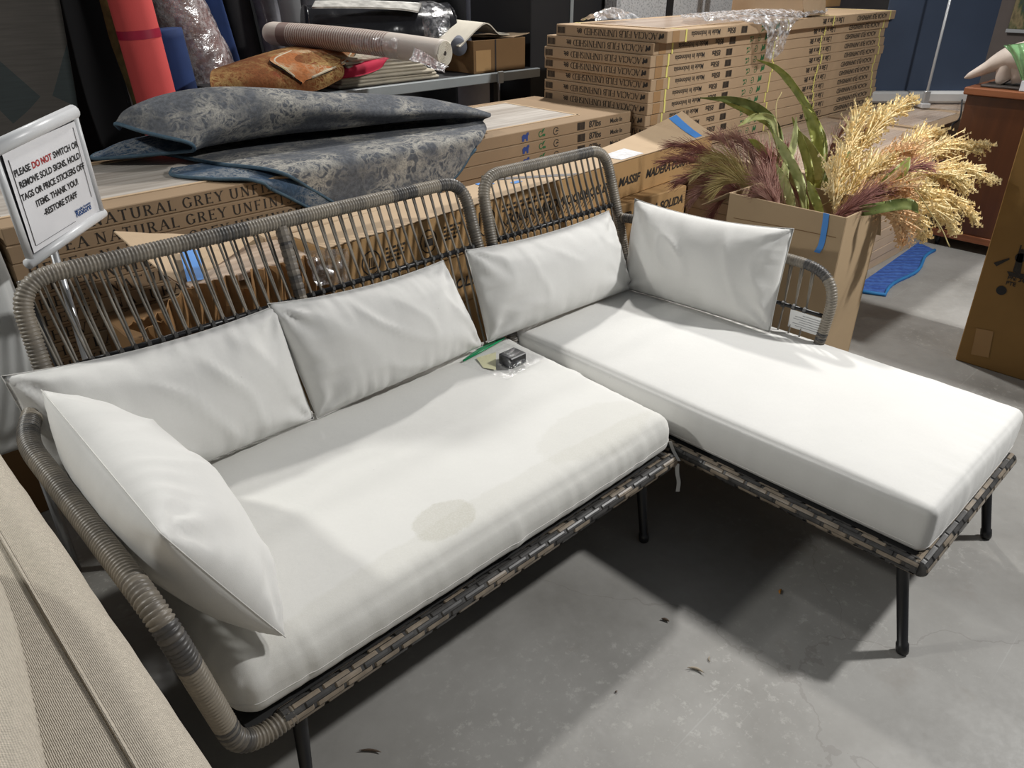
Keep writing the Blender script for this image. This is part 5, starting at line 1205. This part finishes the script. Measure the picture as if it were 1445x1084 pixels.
stalk('dark green stalk with short broad leaves among the yellow plumes', [(2.62, 1.08, 0.45), D(1180, 290, 2.72), D(1190, 250, 2.72)], [
    ([D(1162, 265, 2.74), D(1178, 240, 2.75), D(1200, 214, 2.76)], 0.045, 'leaf_dark', 0.2), ([D(1240, 262, 2.60), D(1268, 245, 2.58), D(1284, 222, 2.58)], 0.040, 'leaf', 0.3), ([D(1190, 300, 2.60), D(1225, 296, 2.52), D(1280, 288, 2.50), D(1296, 300, 2.50)], 0.036, 'leaf_dark', 0.2)])
for i, pts in enumerate([[(1110, 270, 2.8), (1095, 160, 2.9), (1103, 130, 2.95)], [(1160, 290, 2.7), (1260, 245, 2.6), (1320, 310, 2.5), (1340, 348, 2.45)], [(1090, 240, 2.8), (1085, 190, 2.85), (1078, 185, 2.86)]]):
    put('dried_twig', *tube(smoothpath([D(*q) for q in pts], 10), 0.0018, 5), M['olive'], smooth=True, label=['thin bare dried twig sticking up between the green stalks', 'thin bare dried twig hanging down toward the blue mat', 'short bare dried twig near the burgundy plumes'][i], cat='twig', group='bare stems in the plant carton')

# ------------------------------------------------------------------ blue moving pad on the floor
def polyslab(name, poly, z0, z1, mat, **kw):
    n = len(poly); V = [(x, y, z0) for x, y in poly]+[(x, y, z1) for x, y in poly]
    F = [tuple(range(n))[::-1], tuple(range(n, 2*n))]+[(i, (i+1) % n, n+(i+1) % n, n+i) for i in range(n)]
    return put(name, V, F, mat, **kw)
def quilt():
    mt, nt, bs = newmat('blue_quilted_pad'); v = coords(nt); wa = N(nt, 'ShaderNodeTexWave', bands_direction='DIAGONAL'); wa.inputs['Scale'].default_value = 9; wa.inputs['Distortion'].default_value = 3; nt.links.new(v, wa.inputs['Vector'])
    c = ramp(nt, noise_tex(nt, v, 40, 5, 0.7), [(0.3, (0.015, 0.055, 0.28)), (0.7, (0.06, 0.16, 0.48))]); nt.links.new(c, bs.inputs['Base Color']); bs.inputs['Roughness'].default_value = 0.85
    bump(nt, bs, wa.outputs['Fac'], 0.5, 0.01); return mt
m1, m2, m3, m4 = (WZ(1200, 412, 0)[:2], WZ(1250, 419, 0)[:2], WZ(1322, 356, 0)[:2], WZ(1290, 343, 0)[:2])
m4[1] = min(m4[1], 1.515); m1 = np.array([3.83, 1.515]) if m1[1] > 1.515 else m1
edge = []
for t in np.linspace(0, 1, 16): p = m2*(1-t)+m3*t; edge.append((p[0], p[1]+0.02*math.sin(t*9)))
mat_o = polyslab('moving_pad', [tuple(m1)]+edge+[(m4[0], 1.515)], 0.001, 0.010, quilt(), label='blue quilted moving pad on the concrete in front of the pale cartons', cat='floor mat')
put('pad_binding', *tube([(x, y+0.006, 0.0105) for x, y in [tuple(m1)]+edge], 0.009, 6), simple('bright_blue_binding', (0.02, 0.17, 0.42), 0.7), mat_o, smooth=True)

# ------------------------------------------------------------------ banner seen from behind
M['banner'] = simple('navy_banner_cloth', (0.045, 0.068, 0.118), 0.75, var=0.1, vs=3)
M['alu'] = simple('silver_aluminium', (0.55, 0.56, 0.57), 0.3, metal=0.6, var=0.05)
zb = 0.668; b0 = WZ(1226, 146, zb); b1 = WZ(1385, 146, zb); bd = (b1-b0)/np.linalg.norm(b1-b0); bn = np.array([-bd[1], bd[0], 0]); bn = bn if bn[0] > 0 else -bn
ban = empty('roll_up_banner', tuple((b0+b1)/2), label='navy roll up banner seen from behind, standing on the low cartons', cat='banner')
def obox(name, o, u, L, w, z0, z1, mat, parent, b=0.004):
    V, F = rbox(0, L, 0, w, z0, z1, b); W = np.array([o+u*v[0]+bn*v[1]+ZUP*0 for v in V]); W[:, 2] = V[:, 2]; return put(name, W, F, mat, parent)
L = np.linalg.norm(b1-b0)
obox('base', b0, bd, L, 0.09, zb, zb+0.075, simple('pale_banner_base', (0.62, 0.62, 0.61), 0.35, var=0.05), ban, 0.015)
obox('banner_sheet', b0+bd*0.02+bn*0.06, bd, L-0.04, 0.004, zb+0.075, 2.3, M['banner'], ban, 0.001)
pp = WZ(1303, 152, zb); pv = pp+bn*0.0
put('pole', *tube([pv+[0, 0, 0.02], pv+[0, 0, 0.12], pv+[0, 0, 1.6]], [0.016, 0.009, 0.008], 10), M['alu'], ban, smooth=True)
obox('pole_foot', pv-bd*0.03-bn*0.03, bd, 0.06, 0.06, zb, zb+0.03, simple('white_foot', (0.62, 0.62, 0.62), 0.4), ban)
obox('pole_socket', pv-bd*0.018-bn*0.018, bd, 0.036, 0.036, zb+0.03, zb+0.105, M['alu'], ban)
put('power_cord', *tube(smoothpath([WZ(1358, 140, 0.69), WZ(1355, 165, 0.69), WZ(1345, 175, 0.672), WZ(1340, 182, 0.67)], 8), 0.006, 5), M['black'], smooth=True, label='thin black cord lying on the cartons below the banner', cat='cord')

# ------------------------------------------------------------------ cabinet with sculpture, tan carton
M['mahog'] = woodplank('mahogany_veneer', (0.050, 0.014, 0.004), (0.085, 0.026, 0.007), 0.35, 0.2, axis=2, sc=0.5)
cb = empty('wood_cabinet', (5.2, 1.15, 0), label='reddish brown wooden cabinet on short legs at the far right', cat='cabinet')
put('cabinet_body', *rbox(4.99, 5.45, 0.75, 1.485, 0.075, 0.865, 0.004), M['mahog'], cb)
put('cabinet_top', *rbox(4.96, 5.47, 0.735, 1.50, 0.866, 0.905, 0.005), woodplank('mahogany_top', (0.16, 0.05, 0.018), (0.26, 0.095, 0.04), 0.3, 0.3, axis=1, sc=0.5), cb)
put('plinth_rail', *rbox(4.975, 4.989, 0.76, 1.48, 0.06, 0.10, 0.003), woodplank('mahogany_rail', (0.16, 0.05, 0.018), (0.24, 0.085, 0.035), 0.35, 0.2, axis=1), cb)
for x, y in ((5.02, 1.44), (5.02, 0.8), (5.42, 1.44), (5.42, 0.8)): put('leg', *tube([(x, y, 0.074), (x, y, 0.0)], [0.018, 0.012], 8), M['black'], cb, smooth=True)
put('slate_board', *rbox(5.02, 5.40, 0.80, 1.44, 0.906, 0.918, 0.003), simple('dark_slate', (0.06, 0.05, 0.045), 0.5), label='thin dark board on the cabinet top under the sculpture', cat='board')
# driftwood like sculpture: an arched branch with a pointed end
M['drift'] = simple('bleached_driftwood', (0.60, 0.52, 0.46), 0.7, var=0.15, vs=8, bsc=25, bst=0.3)
xs = 5.12; pts = [WX(1361, 110, xs), WX(1375, 104, xs), WX(1392, 96, xs), WX(1408, 88, xs), WX(1425, 82, xs), WX(1447, 80, xs)]
P = smoothpath(pts, 7); n = len(P); V, F = tube(P, np.interp(np.linspace(0, 1, n), [0, 0.1, 0.45, 0.75, 1], [0.004, 0.018, 0.036, 0.06, 0.085]), 14)
q = smoothpath([WX(1425, 90, xs), WX(1420, 102, xs), WX(1418, 112, xs), WX(1420, 116.2, xs)], 6); q[-1][2] = max(q[-1][2], 0.925); V2, F2 = tube(q, np.linspace(0.055, 0.042, len(q)), 12)
V3, F3 = tube([WX(1440, 90, xs), WX(1441, 104, xs), WX(1441, 116, xs)], [0.06, 0.05, 0.05], 12)
Vj, Fj, _ = join([(V, F), (V2, F2), (V3, F3)]); Vj[:, 2] = np.maximum(Vj[:, 2], 0.919)
put('driftwood_sculpture', Vj, Fj, M['drift'], smooth=True, label='pale bleached driftwood sculpture with a pointed arm on the cabinet', cat='sculpture')
gp = empty('glass_leaf', tuple(np.r_[WX(1440, 100, 4.98)[:2], 0.906]), label='pale green ruffled glass leaf dish standing on the cabinet', cat='ornament')
rows = [[WX(1417, 64, 5.0), WX(1432, 62, 5.0), WX(1450, 60, 5.0), WX(1470, 60, 5.0)], [WX(1428, 78, 5.0), WX(1440, 78, 4.97), WX(1455, 80, 4.96), WX(1475, 82, 5.0)], [WX(1436, 96, 5.0), WX(1446, 98, 4.97), WX(1460, 100, 4.96), WX(1475, 100, 5.0)], [WX(1442, 112, 5.0), WX(1448, 116, 4.99), WX(1460, 116, 4.99), WX(1470, 116, 5.0)]]
Gl = loft(rows, 8, 8); Gl[..., 0] += 0.006*np.sin(np.arange(Gl.shape[0])*0.9)[:, None]; V, F, MI, _ = thick_sheet(Gl, 0.006)
gm_, gnt, gbs = newmat('green_glass'); gbs.inputs['Base Color'].default_value = (0.22, 0.42, 0.20, 1); gbs.inputs['Roughness'].default_value = 0.12; gbs.inputs['Coat Weight'].default_value = 0.5
bump(gnt, gbs, noise_tex(gnt, coords(gnt), 30, 3), 0.5, 0.01)
put('leaf_blade', V, F, gm_, gp, smooth=True); s = WX(1445, 118, 5.0); put('stand', *rbox(4.98, 5.05, s[1]-0.05, s[1]+0.01, 0.9065, 0.96, 0.003), simple('white_stand', (0.6, 0.62, 0.66), 0.4), gp)
# tan carton at the right edge
tcn = empty('tall_carton', (3.62, 0.36, 0), label='tall ochre brown carton with black dots and hat mark at the right edge', cat='carton')
e0, e1 = WZ(1343, 513, 0.0), WX(1445, 168, 3.43); lean = (e1[1]-e0[1])/e1[2]
V, F = rbox(3.43, 3.80, -0.10, 0.785, 0.0, 1.30, 0.004); V[:, 1] += np.clip(V[:, 2], 0, 2)*lean*0.6
M['card_tan'] = cardboard('cardboard_tan', (0.27, 0.155, 0.05)); put('carton_body', V, F, M['card_tan'], tcn)
def on_tan(px, py): return WX(px, py, 3.4275)
for (px, py) in ((1413, 410), (1440, 364)):
    c = on_tan(px, py); ring = [(c[0], c[1]+0.019*math.cos(a), c[2]+0.019*math.sin(a)) for a in np.linspace(0, 6.283, 20, endpoint=False)]
    put('handle_hole', ring, [tuple(range(20))], M['dark'], tcn)
hp = [[(1421, 383), (1424, 389), (1445, 395), (1445, 387)], [(1429, 383), (1440, 346), (1442, 346), (1433, 385)], [(1433, 385), (1441, 352), (1445, 352), (1445, 358), (1440, 386)], [(1402, 371), (1406, 376), (1425, 366), (1424, 364)]]
V, F = [], []
for p in hp: F.append(tuple(range(len(V), len(V)+len(p)))); V += [on_tan(*q) for q in p]
put('hat_mark', V, F, M['ink'], tcn, kind='stuff')
c = on_tan(1421, 370+24); t = link('lettering', tmesh('PN: 340\nPTE', 0.022, M['ink'], 0.0006), tcn, kind='stuff'); t.location = np.array(c)-np.array(tcn.location); t.rotation_euler = LEFT
put('tape_patch', [on_tan(*q) for q in ((1378, 463), (1402, 468), (1395, 505), (1370, 500))], [(0, 1, 2, 3)], cardboard('peeled_tape', (0.36, 0.215, 0.09), 0.4), tcn)

# ------------------------------------------------------------------ on top of the strapped stack
AZ = ABASE+nA*AT
oc = empty('open_carton', tuple(np.r_[WZ(1210, 22, AZ)[:2], AZ]), label='open brown carton with a raised flap on the strapped stack', cat='carton')
p0 = WZ(1186, 27, AZ); p1 = WZ(1250, 26, AZ); p0[1] = max(p0[1], 2.25)
cx0, cx1 = p0[0], min(p1[0], 5.66)
put('carton_body', *rbox(cx0, cx1, 2.29, 2.75, AZ+0.004, AZ+0.10, 0.003), M['card'], oc)
sheet('flap', (cx0, 2.275, AZ+0.006), (cx1, 2.275, AZ+0.006), (cx1+0.03, 2.33, AZ+0.26), (cx0-0.08, 2.33, AZ+0.26), M['card'], oc, 0.003)
sc_ = WZ(1112, 8, AZ); put('small_carton', *rbox(sc_[0]-0.12, sc_[0]+0.12, 2.72, 2.92, AZ+0.003, AZ+0.16, 0.003), M['card_orange'], label='small plain brown carton at the back of the strapped stack', cat='carton')
bs_ = WZ(1052, 13, AZ+0.01); bst = empty('black_stand', (bs_[0], bs_[1], AZ+0.002), label='pair of glossy black posts standing on the strapped stack', cat='stand')
for dx in (-0.035, 0.045): put('post', *rbox(bs_[0]+dx-0.025, bs_[0]+dx+0.025, bs_[1]-0.02, bs_[1]+0.02, AZ+0.003, AZ+0.35, 0.006), simple('gloss_black', (0.012, 0.011, 0.012), 0.15), bst)
# crumpled film over the top and hanging over the edge
def crumple(name, rows, amp, label, seed, n1=16, n2=14, parent=None):
    Gx = loft(rows, n1, n2)
    for i in range(Gx.shape[0]):
        for j in range(Gx.shape[1]):
            p = Gx[i, j]; Gx[i, j] = p+np.array([0, -0.4, 1.0])*amp*(1-2.2*abs(mnoise.noise(Vector((p[0]*22, p[1]*22, p[2]*22+seed)))))+np.array([0, 0, 1])*amp
    a, b = Gx.shape[:2]; return put(name, Gx.reshape(-1, 3), grid_faces(a, b), M['film_top'], parent, smooth=False, label=label, cat='plastic film')
M['film_top'] = plastic_film('crinkled_clear_film', (0.95, 0.95, 0.97), 0.62, 0.10)
y_f = 2.205
crumple('plastic_film', [[(3.98, y_f-0.004, AZ-0.19), (4.05, y_f-0.006, AZ-0.20), (4.15, y_f-0.004, AZ-0.17)], [(3.90, y_f-0.008, AZ-0.03), (4.05, y_f-0.008, AZ-0.03), (4.25, y_f-0.008, AZ-0.02)], [(3.55, 2.28, AZ+0.012), (4.1, 2.27, AZ+0.012), (4.75, 2.27, AZ+0.012)], [(3.55, 2.45, AZ+0.016), (4.2, 2.45, AZ+0.02), (4.85, 2.45, AZ+0.02)], [(3.8, 2.62, AZ+0.012), (4.3, 2.62, AZ+0.012), (4.9, 2.62, AZ+0.012)]], 0.011, 'crumpled clear plastic film spilling over the strapped stack edge', 3)
crumple('plastic_film', [[(3.20, 2.72, AZ+0.006), (3.35, 2.70, AZ+0.01), (3.52, 2.68, AZ+0.006)], [(3.22, 2.76, AZ+0.035), (3.36, 2.75, AZ+0.06), (3.5, 2.74, AZ+0.03)], [(3.2, 2.82, AZ+0.006), (3.36, 2.82, AZ+0.01), (3.54, 2.82, AZ+0.006)]], 0.006, 'small peaked scrap of clear film on the strapped stack', 9)

# ------------------------------------------------------------------ notice in a frame on a pole
BL = WY(45, 373, 1.90); BR = WZ(144, 304, BL[2]+0.03); e = (BR-BL)/np.linalg.norm(BR-BL)
d = ray(101, 152); t = ((BR-CC)@e)/(d@e); TR = CC+d*t; up = (TR-BR); up = up-e*(up@e); SH = np.linalg.norm(up); up /= SH; SW = np.linalg.norm(BR-BL); nrm = np.cross(e, up); nrm = nrm if nrm@(CC-BL) > 0 else -nrm
sgn = empty('notice_stand', (BL[0]+0.05, 1.95, 0), label='printed store notice in a white snap frame on a steel pole', cat='sign')
def on_sign(u, v, h=0.0): return BL+e*u+up*v+nrm*h
M['frame_white'] = simple('white_frame', (0.62, 0.63, 0.64), 0.35, var=0.04); M['paper'] = simple('white_paper', (0.74, 0.74, 0.76), 0.6, var=0.05, vs=9, bsc=9, bst=0.15)
FW = 0.0105
for a, b in ((on_sign(0, FW), on_sign(0, SH-FW)), (on_sign(SW, FW), on_sign(SW, SH-FW))): put('frame_side', *tube([a, (a+b)/2, b], FW*0.8, 12), M['frame_white'], sgn, smooth=True)
put('frame_rail', *tube([on_sign(-FW, FW*0.5), on_sign(SW/2, FW*0.5), on_sign(SW+FW*0.6, FW*0.5)], FW*1.15, 14), M['frame_white'], sgn, smooth=True)
put('frame_rail', *tube([on_sign(-FW, SH-FW*0.9), on_sign(SW/2, SH-FW*0.9), on_sign(SW+FW*0.3, SH-FW*0.9)], FW*1.5, 14), M['frame_white'], sgn, smooth=True)
def sq(u0, u1, v0, v1, h, t): return join([([on_sign(u, v, hh) for hh in (h, h+t) for u, v in ((u0, v0), (u1, v0), (u1, v1), (u0, v1))], [(3, 2, 1, 0), (4, 5, 6, 7), (0, 1, 5, 4), (1, 2, 6, 5), (2, 3, 7, 6), (3, 0, 4, 7)])])[:2]
put('backing', *sq(0, SW, FW, SH-FW, -0.004, 0.002), simple('dark_backing', (0.06, 0.06, 0.065), 0.5), sgn)
# the paper sits a little askew
pa = math.radians(-1.5); pc = (SW*0.52, SH*0.485); PW, PH = SW*0.92, SH*0.84
def on_paper(u, v, h): return on_sign(pc[0]+(u*math.cos(pa)-v*math.sin(pa)), pc[1]+(u*math.sin(pa)+v*math.cos(pa)), h)
nu, nv = 14, 16; V = [on_paper(PW*(i/(nu-1)-0.5), PH*(j/(nv-1)-0.5), 0.003+0.0006*mnoise.noise(Vector((i*0.4, j*0.35, 2)))) for i in range(nu) for j in range(nv)]
pap = put('paper', V, grid_faces(nu, nv), M['paper'], sgn, smooth=True)
U3 = on_paper(1, 0, 0)-on_paper(0, 0, 0); V3_ = on_paper(0, 1, 0)-on_paper(0, 0, 0)
def sign_text(body, mat, u, v, size, bold=0.0006, align='CENTER'):
    o = link('lettering', tmesh(body, size, mat, bold, 0.0, align), pap, kind='stuff'); o.location = on_paper(u, v, 0.0040)-np.array(sgn.location)
    o.rotation_euler = Matrix(((U3[0], V3_[0], nrm[0]), (U3[1], V3_[1], nrm[1]), (U3[2], V3_[2], nrm[2]))).to_euler(); o.scale = (0.85, 1, 1); return o
M['ink_black'] = simple('black_print', (0.015, 0.015, 0.016), 0.6); M['ink_red'] = simple('red_print', (0.40, 0.03, 0.03), 0.6); M['ink_navy'] = simple('navy_print', (0.02, 0.07, 0.22), 0.6)
ts = PW*0.0775; lh = PH*0.118; v0 = PH*0.25
def wid(b, s): me = tmesh(b, s, M['ink_black'], 0.0006); c = np.empty(len(me.vertices)*3); me.vertices.foreach_get('co', c); c = c.reshape(-1, 3); return c[:, 0].max()*0.85
w1, w2, w3 = wid('PLEASE', ts), wid('DO NOT', ts), wid('SWITCH OR', ts); sp = ts*0.28; x = -(w1+w2+w3+2*sp)/2
sign_text('PLEASE', M['ink_black'], x, v0, ts, align='LEFT'); sign_text('DO NOT', M['ink_red'], x+w1+sp, v0, ts, align='LEFT'); sign_text('SWITCH OR', M['ink_black'], x+w1+w2+2*sp, v0, ts, align='LEFT')
for i, b in enumerate(('REMOVE SOLD SIGNS, HOLD', 'TAGS OR PRICE STICKERS OFF', 'ITEMS. THANK YOU!', '-RESTORE STAFF')): sign_text(b, M['ink_black'], 0, v0-(i+1)*lh, ts)
sign_text('Habitat for Humanity', M['ink_navy'], PW*0.27, -PH*0.36, PW*0.034, 0.0002); sign_text('ReStore', M['ink_navy'], PW*0.27, -PH*0.415, PW*0.085, 0.0006)
bl = [sq_ for sq_ in ((-0.46, -0.452, -0.44, 0.42), (0.43, 0.436, -0.30, 0.45), (-0.45, 0.12, -0.446, -0.441))]
for u0, u1, v0_, v1_ in bl:
    put('border_line', [on_paper(PW*u0, PH*v0_, 0.0042), on_paper(PW*u1, PH*v0_, 0.0042), on_paper(PW*u1, PH*v1_, 0.0042), on_paper(PW*u0, PH*v1_, 0.0042)], [(0, 1, 2, 3)], M['ink_black'], pap)
pt = on_sign(SW*0.33, 0.0, -0.012); pk = np.array([pt[0]+0.0, pt[1]+0.0, 0])
put('pole', *tube([(pk[0], pk[1], 0.01), (pk[0], pk[1], pt[2]+0.05)], 0.009, 10), M['alu'], sgn, smooth=True)
put('pole_base', *tube([(pk[0], pk[1], 0.0), (pk[0], pk[1], 0.008), (pk[0], pk[1], 0.012)], [0.06, 0.06, 0.03], 20), M['black'], sgn, smooth=True)

# ------------------------------------------------------------------ white chair behind the sofa corner
def softbox(name, b, r, mat, parent, n=(14, 14, 10), crown=0.006, wr=0.0, sag=0.0, seed=1.0):
    x0, x1, y0, y1, z0, z1 = b; f = cushion_map(*b, r, crown, wr, sag, seed); ax = [axis_pts(x0, x1, r, n[0]), axis_pts(y0, y1, r, n[1]), axis_pts(z0, z1, r, n[2])]; vid = {}; V = []; F = []
    def vt(*k):
        if k not in vid: vid[k] = len(V); V.append(f((ax[0][k[0]], ax[1][k[1]], ax[2][k[2]])))
        return vid[k]
    L3 = [len(a) for a in ax]
    for a in range(3):
        u, w = [q for q in range(3) if q != a]
        for s in (0, L3[a]-1):
            for i in range(L3[u]-1):
                for j in range(L3[w]-1):
                    q = []
                    for (du, dw) in ((0, 0), (1, 0), (1, 1), (0, 1)):
                        k = [0, 0, 0]; k[a] = s; k[u] = i+du; k[w] = j+dw; q.append(vt(*k))
                    F.append(tuple(q) if (s > 0) == (a != 1) else tuple(q[::-1]))
    return put(name, V, F, mat, parent, smooth=True)
M['vinyl'] = simple('white_vinyl', (0.55, 0.56, 0.55), 0.45, var=0.04)
wc = empty('white_chair', (0.02, 1.95, 0), label='white vinyl chair with rounded back behind the sofa corner', cat='chair')
softbox('backrest', (-0.30, 0.322, 2.01, 2.085, 0.42, 0.955), 0.037, M['vinyl'], wc)
softbox('seat', (-0.30, 0.10, 1.80, 2.03, 0.36, 0.44), 0.03, M['vinyl'], wc)
for x, y in ((-0.25, 1.84), (0.06, 1.84), (-0.25, 2.0), (0.25, 2.03)): put('leg', *tube([(x, y, 0.43), (x, y, 0.0)], 0.012, 8), M['alu'], wc, smooth=True)

# ------------------------------------------------------------------ oatmeal linen sofa in the foreground
def linen():
    mt, nt, bs = newmat('oatmeal_linen'); v = coords(nt); c = (0.56, 0.505, 0.42)
    wa = N(nt, 'ShaderNodeTexWave', bands_direction='Y'); wa.inputs['Scale'].default_value = 150; wa.inputs['Distortion'].default_value = 2.5; nt.links.new(v, wa.inputs['Vector'])
    wb = N(nt, 'ShaderNodeTexWave', bands_direction='X'); wb.inputs['Scale'].default_value = 150; wb.inputs['Distortion'].default_value = 2.5; nt.links.new(v, wb.inputs['Vector'])
    h = mth(nt, 'ADD', wa.outputs['Fac'], wb.outputs['Fac'])
    col = ramp(nt, mth(nt, 'ADD', mth(nt, 'MULTIPLY', h, 0.25), mth(nt, 'MULTIPLY', noise_tex(nt, v, 120, 4), 0.5)), [(0.25, tuple(x*0.72 for x in c)), (0.7, tuple(min(1, x*1.12) for x in c))])
    col = mixc(nt, ramp(nt, noise_tex(nt, v, 60, 2), [(0.74, (0, 0, 0)), (0.76, (0.6,)*3)]), col, (0.30, 0.26, 0.23))
    nt.links.new(col, bs.inputs['Base Color']); bs.inputs['Roughness'].default_value = 0.95; bs.inputs['Specular IOR Level'].default_value = 0.15
    bump(nt, bs, mth(nt, 'ADD', h, noise_tex(nt, v, 30, 3)), 0.5, 0.002); return mt
M['linen'] = linen()
ls = empty('linen_sofa', (-0.30, 0.9, 0), label='oatmeal linen upholstered sofa back in the lower left foreground', cat='sofa')
softbox('sofa_back', (-0.30, 0.138, -0.30, 1.75, 0.08, 0.715), 0.045, M['linen'], ls, (20, 50, 12), 0.004, 0.004, 0.004, 31.0)
for x, y in ((-0.25, -0.2), (0.08, -0.2), (-0.25, 1.65), (0.08, 1.65)): put('foot', *tube([(x, y, 0.10), (x, y, 0.0)], [0.025, 0.018], 10), M['black'], ls, smooth=True)
put('piping', *tube(smoothpath([(0.073, -0.2, 0.7195), (0.073, 0.4, 0.7215), (0.070, 1.0, 0.7215), (0.068, 1.68, 0.7195)], 12), 0.0026, 6), M['linen'], ls, smooth=True)
# loose cushion on it
nu, nv = 60, 24; V = []
for i in range(nu):
    a = 2*math.pi*i/nu
    for j in range(nv):
        q = j/(nv-1); ph = (q-0.5)*math.pi; ca = math.cos(a); sa = math.sin(a)
        ex = np.sign(ca)*abs(ca)**0.6; ey = np.sign(sa)*abs(sa)**0.6; k = max(0.02, math.cos(ph))**0.45
        x, y, z = 0.33*ex*k, 0.60*ey*k, 0.085*math.sin(ph)
        th = math.radians(-9); X = -0.325+x*math.cos(th)-y*math.sin(th); Y = 0.72+x*math.sin(th)+y*math.cos(th)
        Z = 0.81+z+0.012*mnoise.noise(Vector((X*5, Y*5, 3)))*math.cos(ph)
        V.append((X, Y, max(Z, 0.7265)))
F = grid_faces(nu, nv, wrapu=True)
lc = put('linen_cushion', V, F, M['linen'], smooth=True, label='loose rounded oatmeal linen cushion on the foreground sofa', cat='cushion')

# ------------------------------------------------------------------ zip bag with black box
cz = 0.4105
def sz(px, py, h=0.0): return WZ(px, py, cz+h)
zb_ = empty('zip_bag', tuple(sz(715, 512)), label='clear zip bag with a green closure lying on the sofa cushion', cat='plastic bag')
A, B, C_, Dd = sz(648, 513, 0.003), sz(712, 477, 0.003), sz(772, 503, 0.003), sz(716, 536, 0.003)
nu, nv = 34, 26; V = []
for i in range(nu):
    for j in range(nv):
        u, v = i/(nu-1), j/(nv-1); p = (A*(1-v)+B*v)*(1-u)+(Dd*(1-v)+C_*v)*u
        hgt = 0.043*math.exp(-(((u-0.60)/0.26)**4+((v-0.44)/0.30)**4)); p = p+ZUP*(0.002+hgt+0.006*abs(fbm(p, 34, 3))*min(1, 6*u*(1-u)+0.1)); V.append(p)
put('bag_film', V, grid_faces(nu, nv), M['film_thin'], zb_, smooth=True)
put('bag_film', [q-[0, 0, 0.0015] for q in (A, B, C_, Dd)], [(0, 1, 2, 3)], M['film_thin'], zb_)
put('zip_closure', *join([tube([sz(654, 509, 0.006), sz(684, 493, 0.007), sz(712, 477, 0.006)], 0.0032, 6)])[:2], simple('green_zip', (0.0, 0.28, 0.10), 0.35), zb_, smooth=True)
put('closure_band', [sz(655, 506, 0.0085), sz(690, 482, 0.0085), sz(708, 476, 0.0085), sz(664, 503, 0.0085)], [(0, 1, 2, 3)], simple('green_band', (0.02, 0.33, 0.15), 0.4, alpha=0.75), zb_)
k0, k1, k2, k3 = sz(698, 520), sz(725, 497), sz(748, 509), sz(721, 531)
o0 = (k0+k1+k2+k3)/4; ux = (k3-k0)/np.linalg.norm(k3-k0); uy = np.cross(ZUP, ux); lx, ly = 0.056, 0.068
V, F = rbox(-lx/2, lx/2, -ly/2, ly/2, 0.001, 0.036, 0.003); W = np.array([o0+ux*v[0]+uy*v[1] for v in V]); W[:, 2] = cz+0.003+V[:, 2]
put('black_box', W, F, simple('black_plastic', (0.006, 0.006, 0.008), 0.35, spec=0.3), label='small black box inside the clear zip bag', cat='box')
put('paper_note', [sz(672, 505, 0.004), sz(700, 497, 0.012), sz(700, 522, 0.006), sz(682, 519, 0.003)], [(0, 3, 2, 1)], simple('yellow_note', (0.72, 0.70, 0.45), 0.7, var=0.1), label='pale yellow paper note inside the zip bag', cat='note')

# ------------------------------------------------------------------ litter on the floor
def bit(px, py, L, w, ang, mat, label, curl=0.0015):
    c = WZ(px, py, 0); P = []
    for t in np.linspace(-1, 1, 9): P.append(c+np.array([math.cos(ang)*L*t/2+math.sin(ang)*curl*t*t*2, math.sin(ang)*L*t/2-math.cos(ang)*curl*t*t*2, w*0.45+0.001+curl*0.5*t*t]))
    put('leaf_scrap', *tube(P, w/2*(1-np.abs(np.linspace(-1, 1, 9))**2*0.85), 6), mat, smooth=True, label=label, cat='litter', group='plant litter on the concrete floor')
lb_ = simple('dry_brown_leaf', (0.10, 0.07, 0.05), 0.8); lo = simple('orange_leaf', (0.42, 0.18, 0.03), 0.8); lp = simple('pale_husk', (0.34, 0.29, 0.22), 0.8)
bit(1100, 836, 0.020, 0.007, 0.3, lo, 'tiny orange leaf scrap on the floor in the chaise shadow'); bit(939, 876, 0.022, 0.008, -1.25, lb_, 'small brown leaf scrap on the floor by the shadow edge')
bit(982, 945, 0.040, 0.007, -1.15, lp, 'curled pale husk on the bare concrete', 0.004); bit(1000, 931, 0.018, 0.004, 0.6, lp, 'tiny pale husk crumb beside the curled husk')
bit(523, 1060, 0.050, 0.006, -0.85, lb_, 'dark twig scrap on the floor below the sofa front', 0.002); bit(773, 776, 0.016, 0.010, 0.2, lp, 'pale crumb on the floor under the sofa front rail'); bit(869, 977, 0.006, 0.004, 0.2, lb_, 'dark speck on the open concrete floor')

# ------------------------------------------------------------------ distant partition and picture
gw = WX(1400, 60, 8.4)
put('partition', *rbox(8.4, 8.5, 0.8, gw[1]+0.75, 0, 2.4, 0.005), simple('taupe_partition', (0.20, 0.165, 0.15), 0.8, var=0.06), label='taupe partition panel behind the cabinet and banner', cat='partition')
def painting():
    mt, nt, bs = newmat('blurred_landscape'); v = coords(nt, (1, 4, 2)); c = ramp(nt, noise_tex(nt, v, 3, 4), [(0.3, (0.03, 0.05, 0.16)), (0.48, (0.10, 0.14, 0.06)), (0.6, (0.40, 0.31, 0.16)), (0.75, (0.14, 0.12, 0.06))]); nt.links.new(c, bs.inputs['Base Color']); return mt
a, b = WX(1421, 44, 8.37), WX(1475, 48, 8.37); pic = empty('framed_picture', (8.37, (a[1]+b[1])/2, min(a[2], b[2])), label='blurred landscape picture hanging on the taupe partition', cat='picture')
put('canvas', *rbox(8.37, 8.385, b[1], a[1], a[2]+0.02, a[2]+0.6, 0.002), painting(), pic); put('frame_edge', *rbox(8.36, 8.395, b[1], a[1]+0.01, a[2]-0.01, a[2]+0.019, 0.002), M['frame_white'], pic)
